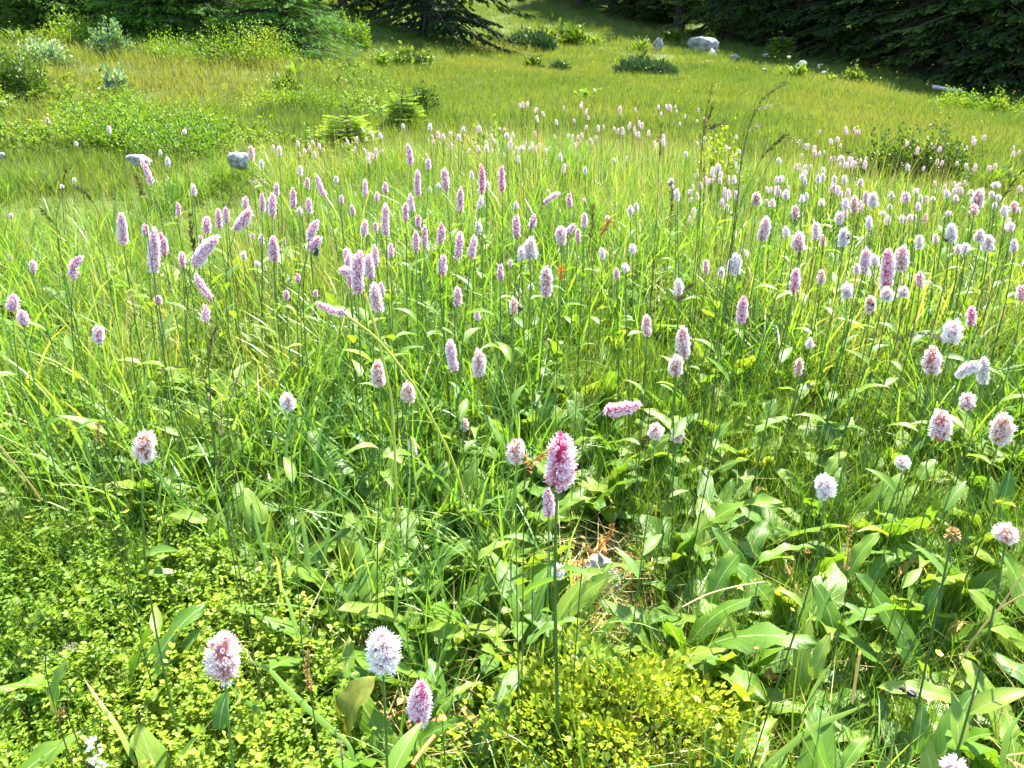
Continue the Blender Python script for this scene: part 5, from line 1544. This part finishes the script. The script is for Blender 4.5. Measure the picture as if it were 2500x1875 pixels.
# ------------------------------------------------------------------ single large leaves and dead leaves
def single_leaf(c, base, tip, h, w, mat, label, cat='leaf', group='large single leaves', seed=0, name='large_leaf', curl=.15, roll=0.0):
    """leaf that runs from base to tip (crop pixels); w = width / length"""
    r = np.random.default_rng(seed)
    ox, oy = OFF[c]
    t = t_at(ox + base[0] * K, oy + base[1] * K, h)
    A_ = at_d(ox + base[0] * K, oy + base[1] * K, t)
    B_ = at_y(ox + tip[0] * K, oy + tip[1] * K, A_[1] + .03)
    d = B_ - A_; L = np.linalg.norm(d)
    n = 13; tt = np.linspace(0, 1, n)
    prof = np.maximum(tt ** .42 * (1 - tt) ** .62 * 1.62 * w / 2, .004); prof[-1] = .001
    V, UV = [], []
    ph = r.uniform(0, 6)
    for u in (-1, -.6, -.25, 0, .25, .6, 1):
        rip = .03 * abs(u) ** 2 * np.sin(tt * 17 + ph + u)
        V.append(np.stack([u * prof * (1 + .07 * np.sin(tt * 29 + u * 3 + ph)), tt, curl * np.sin(np.pi * tt) * .6 + abs(u) * prof * .28 + rip], 1))
        UV.append(np.stack([np.full(n, u), np.maximum(tt, .001)], 1))
    v = np.concatenate(V); uv = np.concatenate(UV)
    Fm = frames(d[None], np.array([roll]))[0]
    v = (v * L) @ Fm.T
    f = []
    for j in range(6):
        for k in range(n - 1):
            a = j * n + k; f += [(a, a + n, a + n + 1), (a, a + n + 1, a + 1)]
    me = mesh_from(name, v, np.array(f), np.full(len(v), r.random()), uv, mat)
    return tag(link(name, me, loc=A_), label, cat, group)
SL = [(9, (1080, 760), (1560, 665), .92, .42, 'dark glossy horizontal leaf with a lit lower half, lower right', .6),
      (9, (215, 620), (410, 290), .93, .50, 'big upright leaf with a pale midrib at the left of the lower right leaves', 0.0),
      (9, (1090, 440), (1290, 165), .95, .42, 'upright leaf crossed by a dark stem in the lower right', 0.0),
      (9, (1240, 470), (1390, 300), .97, .55, 'pale upright leaf right of the stem crossed one', 0.0),
      (9, (520, 370), (880, 262), .97, .36, 'long leaf pointing right beside the big upright leaf', .3),
      (9, (1800, 1240), (1270, 1150), .80, .34, 'broad pale leaf under the flying bumblebee', .2),
      (9, (290, 1070), (420, 1370), .76, .42, 'two toned leaf with a purple midrib beside the yellow shrub', 0.0),
      (9, (860, 1100), (980, 800), .82, .36, 'upright oval leaf in the middle of the lower right', 0.0),
      (9, (1390, 925), (1580, 1060), .84, .34, 'pale leaf pointing down right above the bumblebee', 0.0),
      (9, (1520, 1570), (1560, 1240), .72, .38, 'dark upright leaf right of the bottom stalks', 0.0),
      (9, (1060, 1660), (1220, 1450), .70, .42, 'spotted pale leaf at the bottom edge, right of centre', 0.0),
      (9, (2010, 1440), (1750, 1560), .72, .45, 'leaf with a dark purple blotch at the bottom right', .2),
      (8, (1190, 880), (1560, 715), .84, .30, 'long leaf pointing up right from the tall front stem', .3),
      (8, (590, 640), (850, 870), .84, .46, 'light leaf with brown specks pointing down right, lower centre', 0.0),
      (8, (880, 350), (1110, 225), .93, .48, 'bright broad leaf above the rusty dead leaf, lower centre', .2),
      (8, (280, 1030), (660, 1200), .74, .34, 'long leaf behind the round white front spike', .2),
      (8, (910, 900), (1080, 1100), .80, .5, 'oval leaf left of the tall front stem', 0.0),
      (8, (720, 1210), (920, 1120), .74, .36, 'small smooth leaf above the yellow shrub, left', .2),
      (7, (830, 1120), (1100, 640), .74, .24, 'long narrow folded leaf over the bilberry carpet', .5),
      (7, (350, 1330), (430, 960), .74, .36, 'upright leaf crossed by a reddish stem in the bilberry carpet', 0.0),
      (7, (1390, 1420), (1440, 1170), .70, .62, 'leaf with bitten edge behind the left front stem', 0.0),
      (7, (1330, 230), (1430, 10), .92, .5, 'bright folded leaf left above the carpet, lower left', .3),
      (7, (1310, 110), (1060, 60), .95, .36, 'wide leaf lying left of the bright folded one', .2),
      (7, (200, 210), (340, 130), .95, .5, 'blue green leaf above the bilberry carpet', .2),
      (5, (800, 1500), (900, 1290), .95, .46, 'upright leaf with an insect hole in the lower centre', 0.0),
      (5, (860, 1650), (1060, 1530), .93, .3, 'long pointed leaf left of the slim pink spike', .2),
      (5, (1380, 1650), (1640, 1540), .92, .28, 'long leaf with a pale midrib right of the slim pink spike', .3),
      (6, (930, 1050), (1200, 1290), 1.0, .34, 'long dark leaf pointing down right in the right meadow', .1),
      (6, (1010, 1000), (1260, 830), 1.02, .32, 'long leaf pointing up right above the long dark one', .2),
      (6, (500, 1140), (740, 1040), 1.02, .40, 'broad leaf left of the long dark one', .2),
      (6, (960, 1400), (1070, 1250), .95, .55, 'bright upright leaf right above the round white spike', 0.0),
      (6, (230, 1250), (360, 1040), .98, .4, 'upright leaf at the left of the right hand leaves', 0.0),
      (6, (1540, 1430), (1650, 1300), .94, .6, 'broad upright leaf below the tall pale right spikes', 0.0),
      (6, (2060, 1620), (2120, 1360), .92, .42, 'upright leaf near the right photo edge', 0.0),
      (4, (370, 1030), (690, 930), .98, .34, 'blue green leaf pointing right in the left meadow', .3),
      (4, (640, 1110), (710, 980), .98, .5, 'upright leaf left of the cream pink spike', 0.0),
      (4, (930, 970), (1170, 1110), .98, .34, 'long leaf pointing down right, left middle', .1)]
for i, (c, a, b, t, w, lb, rl) in enumerate(SL): single_leaf(c, a, b, .17 if abs(a[1] - b[1]) > 150 else .22, w, M['leaf'], lb, seed=i, roll=rl)

M['dying'] = foliage('dying_leaf', [(0, (.10, .11, .02)), (.5, (.17, .20, .03)), (1, (.26, .24, .05))], .35, .6, .3, nscale=60, wt=(.2, .1, .6))
single_leaf(8, (60, 1470), (250, 1080), .10, .75, M['dying'], 'big mottled olive dying leaf under the round white front spike', seed=90, curl=.3, group='dead and dying leaves')
DL = [(8, (380, 1260), (470, 1330), .72, .6, 'orange brown dead leaf beside the big mottled leaf'), (8, (580, 1430), (680, 1370), .72, .5, 'curled brown dead leaf right of the crimson front spike'),
      (8, (1150, 310), (1240, 370), .95, .5, 'rusty orange dead leaf below the bright broad leaf, lower centre'), (9, (1720, 860), (1880, 770), .88, .5, 'yellow and tan dead leaf at the lower right'),
      (9, (1400, 470), (1620, 400), .95, .35, 'tan dead leaf behind the upright lower right leaves'), (9, (540, 30), (560, 120), 1.0, .5, 'small curled brown leaf left in the right foliage'),
      (6, (460, 1560), (600, 1500), .97, .5, 'pale brown dead leaf low in the right foliage'), (6, (1660, 1450), (1690, 1380), .97, .6, 'small brown leaf below the tall pale right spike'),
      (9, (800, 300), (840, 380), .95, .6, 'small tan leaf beside the long right pointing leaf'), (8, (60, 560), (150, 600), .93, .5, 'pinkish dry leaf at the left of the lower centre'),
      (4, (820, 1320), (890, 1310), .86, .4, 'rusty leaf hanging just under the cream pink spike'), (5, (1500, 1510), (1570, 1480), .97, .5, 'tan dead leaf right below the largest spike'),
      (9, (940, 760), (1040, 740), .88, .45, 'reddish dead leaf left of the dark glossy horizontal leaf'), (9, (560, 1090), (600, 1110), .8, .6, 'crumpled brown leaf scrap in the bottom right')]
for i, (c, a, b, t, w, lb) in enumerate(DL):
    single_leaf(c, a, b, .09, w * .8, M['dead'], lb, seed=120 + i, name='dead_leaf', curl=.5, group='dead and dying leaves', roll=rng.uniform(-.5, .5))

# broad arching grass blades that can be told apart
def arch_blade(c, P, t, w, label, i):
    ox, oy = OFF[c]
    t = t_at(ox + P[0][0] * K, oy + P[0][1] * K, .13)
    pts = np.array([at_d(ox + x * K, oy + y * K, t * (1 + .012 * k)) for k, (x, y) in enumerate(P)])
    s = spline(pts, 20); tn = unit(np.gradient(s, axis=0))
    r = np.random.default_rng(i)
    view = unit(s - np.array([0, 0, CAM_H]))
    sd = unit(np.cross(tn, view) + r.normal(0, .25, 3))
    tt = np.linspace(0, 1, 20); ww = w * .72 * np.minimum(1, (tt * 4 + .5)) * (1 - tt ** 2.2) / 2 + .0003
    up = unit(np.cross(sd, tn))
    c0 = s[0].copy(); s = s - c0
    v = np.concatenate([s - sd * ww[:, None], s - up * ww[:, None] * .22, s + sd * ww[:, None]])
    f = []
    for j in range(2):
        for k in range(19):
            a = j * 20 + k; f += [(a, a + 20, a + 21), (a, a + 21, a + 1)]
    me = mesh_from('arching_grass', v, np.array(f), np.full(60, r.uniform(.3, .9)), mat=M['blade'])
    tag(link('arching_grass', me, loc=c0), label, 'grass blade', 'broad single grass blades')
AB = [(4, [(1815, 1500), (1810, 1250), (1840, 1060), (1930, 1030), (2020, 1130), (2090, 1270)], .95, .010, 'broad blade arching over to the right at the left middle'),
      (4, [(1990, 1560), (2010, 1250), (2050, 1060), (2110, 1050), (2160, 1150)], .97, .008, 'blade arching right just beside the broadest arch'),
      (4, [(1760, 1520), (1740, 1200), (1700, 900), (1600, 870), (1500, 872)], 1.02, .007, 'blade bent flat to the left below the white spike'),
      (7, [(1960, 480), (1930, 200), (1900, 20)], .95, .014, 'wide upright blade at the left of centre, lower meadow'),
      (7, [(2040, 400), (2080, 150), (2060, 20)], .95, .012, 'second wide upright blade next to the widest one'),
      (7, [(1700, 380), (1640, 200), (1590, 20)], .95, .010, 'upright blade leaning left at the lower left of centre'),
      (7, [(1900, 870), (1820, 600), (1750, 460)], .86, .010, 'blade leaning left between carpet and lower centre'),
      (7, [(2200, 1500), (2000, 1330), (1820, 1160), (1680, 1020), (1560, 985), (1520, 1000)], .72, .012, 'long blade arching left to the left front spike'),
      (7, [(1700, 1330), (1560, 1240), (1440, 1130)], .70, .010, 'broad blade slanting under the left front spike'),
      (7, [(830, 1600), (840, 1480), (880, 1450), (1010, 1490), (1250, 1510)], .68, .009, 'blade bent over flat to the right at the bottom left'),
      (7, [(1110, 1640), (1180, 1530), (1300, 1380)], .68, .008, 'blade leaning right below the left front spike'),
      (7, [(860, 1640), (740, 1400), (620, 1230), (530, 1090)], .70, .010, 'long blade leaning left in the bottom left'),
      (8, [(120, 1650), (60, 1500), (0, 1450)], .66, .009, 'blade crossing the bottom left corner of the centre foreground'),
      (8, [(380, 740), (500, 690), (620, 680), (740, 700)], .86, .007, 'pale blade lying flat across the lower centre'),
      (8, [(360, 740), (370, 500), (345, 330)], .9, .009, 'upright blade above the round white front spike'),
      (8, [(130, 330), (180, 430), (270, 560), (380, 690), (520, 1000)], .84, .009, 'long blade slanting down right above the round white spike'),
      (5, [(1000, 800), (1040, 810), (1110, 940), (1180, 1120)], .98, .008, 'arched blade right of the cream spikes'),
      (5, [(1200, 610), (1290, 575), (1400, 590), (1470, 605)], 1.1, .008, 'pale blade lying flat in the middle meadow'),
      (5, [(1380, 745), (1440, 735), (1560, 750), (1650, 765)], 1.05, .007, 'pale flat blade above the lying pink spike'),
      (5, [(1200, 1100), (1210, 1010), (1270, 985), (1340, 1040), (1400, 1130)], .9, .007, 'blade arched right over the largest spike'),
      (5, [(480, 700), (470, 450), (500, 360), (560, 345), (620, 370)], 1.15, .008, 'arched blade left of the upper middle spikes'),
      (9, [(560, 1650), (880, 1400), (1060, 1320), (1220, 1250)], .72, .013, 'very broad blade slanting up right at the bottom right'),
      (9, [(840, 1280), (900, 1120), (1060, 900)], .8, .010, 'upright blade in the middle of the lower right leaves'),
      (9, [(890, 780), (930, 640), (1020, 480)], .88, .011, 'upright folded blade left of the brown seed stalk'),
      (9, [(450, 700), (455, 560), (470, 420), (540, 310)], .92, .010, 'upright bright blade beside the big upright leaf'),
      (9, [(400, 900), (350, 750), (300, 640)], .86, .009, 'blade leaning left at the left of the lower right'),
      (9, [(2060, 1650), (2100, 1450), (2203, 1290)], .7, .011, 'broad blade leaning right in the bottom right corner'),
      (9, [(370, 1640), (450, 1400), (590, 1270)], .7, .010, 'pair like blade leaning right beside the yellow shrub'),
      (6, [(1010, 1600), (1060, 1350), (1190, 1100)], .98, .006, 'slim blade slanting right through the right foliage'),
      (6, [(1200, 800), (1210, 700), (1230, 650), (1300, 690)], 1.08, .008, 'short arched blade in the right meadow')]
for i, (c, P, t, w, lb) in enumerate(AB): arch_blade(c, P, t, w, lb, 800 + i)

# ------------------------------------------------------------------ bumblebees
M['bee_black'] = plain('bee_black', (.012, .011, .010), .6, .3, .2, 60)
M['bee_yellow'] = plain('bee_yellow', (.38, .24, .04), .8, .2, .2, 60)
M['bee_grey'] = plain('bee_grey', (.30, .29, .26), .8, .2, .2, 60)
M['wing'] = plain('bee_wing', (.30, .29, .27), .25, .6, .1, 20, trans=.6)
def bee_part(name, segs, mat):
    bm = bmesh.new()
    for (x, y, z, a, b, c) in segs:
        g = bmesh.ops.create_icosphere(bm, subdivisions=2, radius=1.0)
        for v in g['verts']:
            k = 1 + rng.normal(0, .05)
            v.co = (x + v.co.x * a * k, y + v.co.y * b * k, z + v.co.z * c * k)
    me = bpy.data.meshes.new(name); bm.to_mesh(me); bm.free(); me.materials.append(mat)
    return me
BEE = {'body': bee_part('body', [(0, -.55, 0, .40, .62, .38), (0, .25, .05, .36, .38, .34), (0, .68, -.05, .2, .2, .2)], M['bee_black'])}
BEE['band'] = bee_part('band', [(0, .12, .10, .37, .2, .32)], M['bee_yellow'])
BEE['tail'] = bee_part('tail', [(0, -1.0, 0, .28, .2, .26)], M['bee_grey'])
wv = np.array([(0, 0, 0), (.25, -.25, .05), (.35, -.8, .08), (.2, -1.1, .08), (.02, -.8, .05)]); wf = np.array([(0, 1, 2), (0, 2, 4), (4, 2, 3)])
WING = mesh_from('wing', wv, wf, mat=M['wing'])
lg = Bag()
for s in (-1, 1):
    for k in (-.2, .1, .4):
        v, f = tube(np.array([(s * .2, k, -.2), (s * .5, k - .05, -.15), (s * .6, k - .15, -.5)]), .035, 4); lg.add(v, f)
LEGS = lg.mesh('legs', M['bee_black'])
def bee(pos, size, rot, label, band=True):
    root = empty('bumblebee', pos, label, 'bumblebee', 'bumblebees on the flowers')
    root.rotation_euler = rot; root.scale = (size,) * 3
    link('body', BEE['body'], root)
    if band: link('band', BEE['band'], root)
    link('tail', BEE['tail'], root); link('legs', LEGS, root)
    for s in (-1, 1):
        w = link('wing', WING, root); w.location = (s * .15, .25, .32); w.scale = (s, 1, 1); w.rotation_euler = (0, 0, s * .35)
BE = [(1, 2000, 1592, None, .0075, (.9, .4, .5), 'dark bumblebee hanging under the pink spike that leans right'), (8, 328, 955, .92, .0052, (1.2, .2, -.6), 'small dark bee on the right side of the round white front spike'),
      (5, 915, 640, None, .0055, (.8, 0, .8), 'dark bee on the cream spike right of centre left'), (3, 1092, 1490, None, .006, (.9, .3, -.4), 'bee on the right side of a white spike in the right meadow'),
      (3, 1702, 1512, None, .005, (.6, 0, .6), 'bee at the foot of a white spike at the right'), (6, 1240, 308, None, .006, (.8, .2, .3), 'bee on a small cream spike in the right meadow'),
      (9, 1462, 1172, .74, .0085, (.2, .1, 1.1), 'grey brown bumblebee flying over the broad pale leaf'), (5, 1150, 335, None, .006, (.7, 0, 1.2), 'dark bee behind the cream spike of the centre')]
for i, (c, x, y, t, s, rot, lb) in enumerate(BE):
    ox, oy = OFF[c]; px, py = ox + x * K, oy + y * K
    d = min(BISTORT, key=lambda d: math.hypot((d['tip'][0] + d['base'][0]) / 2 - px, (d['tip'][1] + d['base'][1]) / 2 - py))
    dep = (d['t'] - d['w'] * d['t'] / F_SRC * .45) if i != 6 else .74
    if i != 6: s = s * d['t'] / 1.0 if d['t'] < 3 else s * 2
    bee(at_d(px, py, dep), s, rot, lb, band=(i != 0))
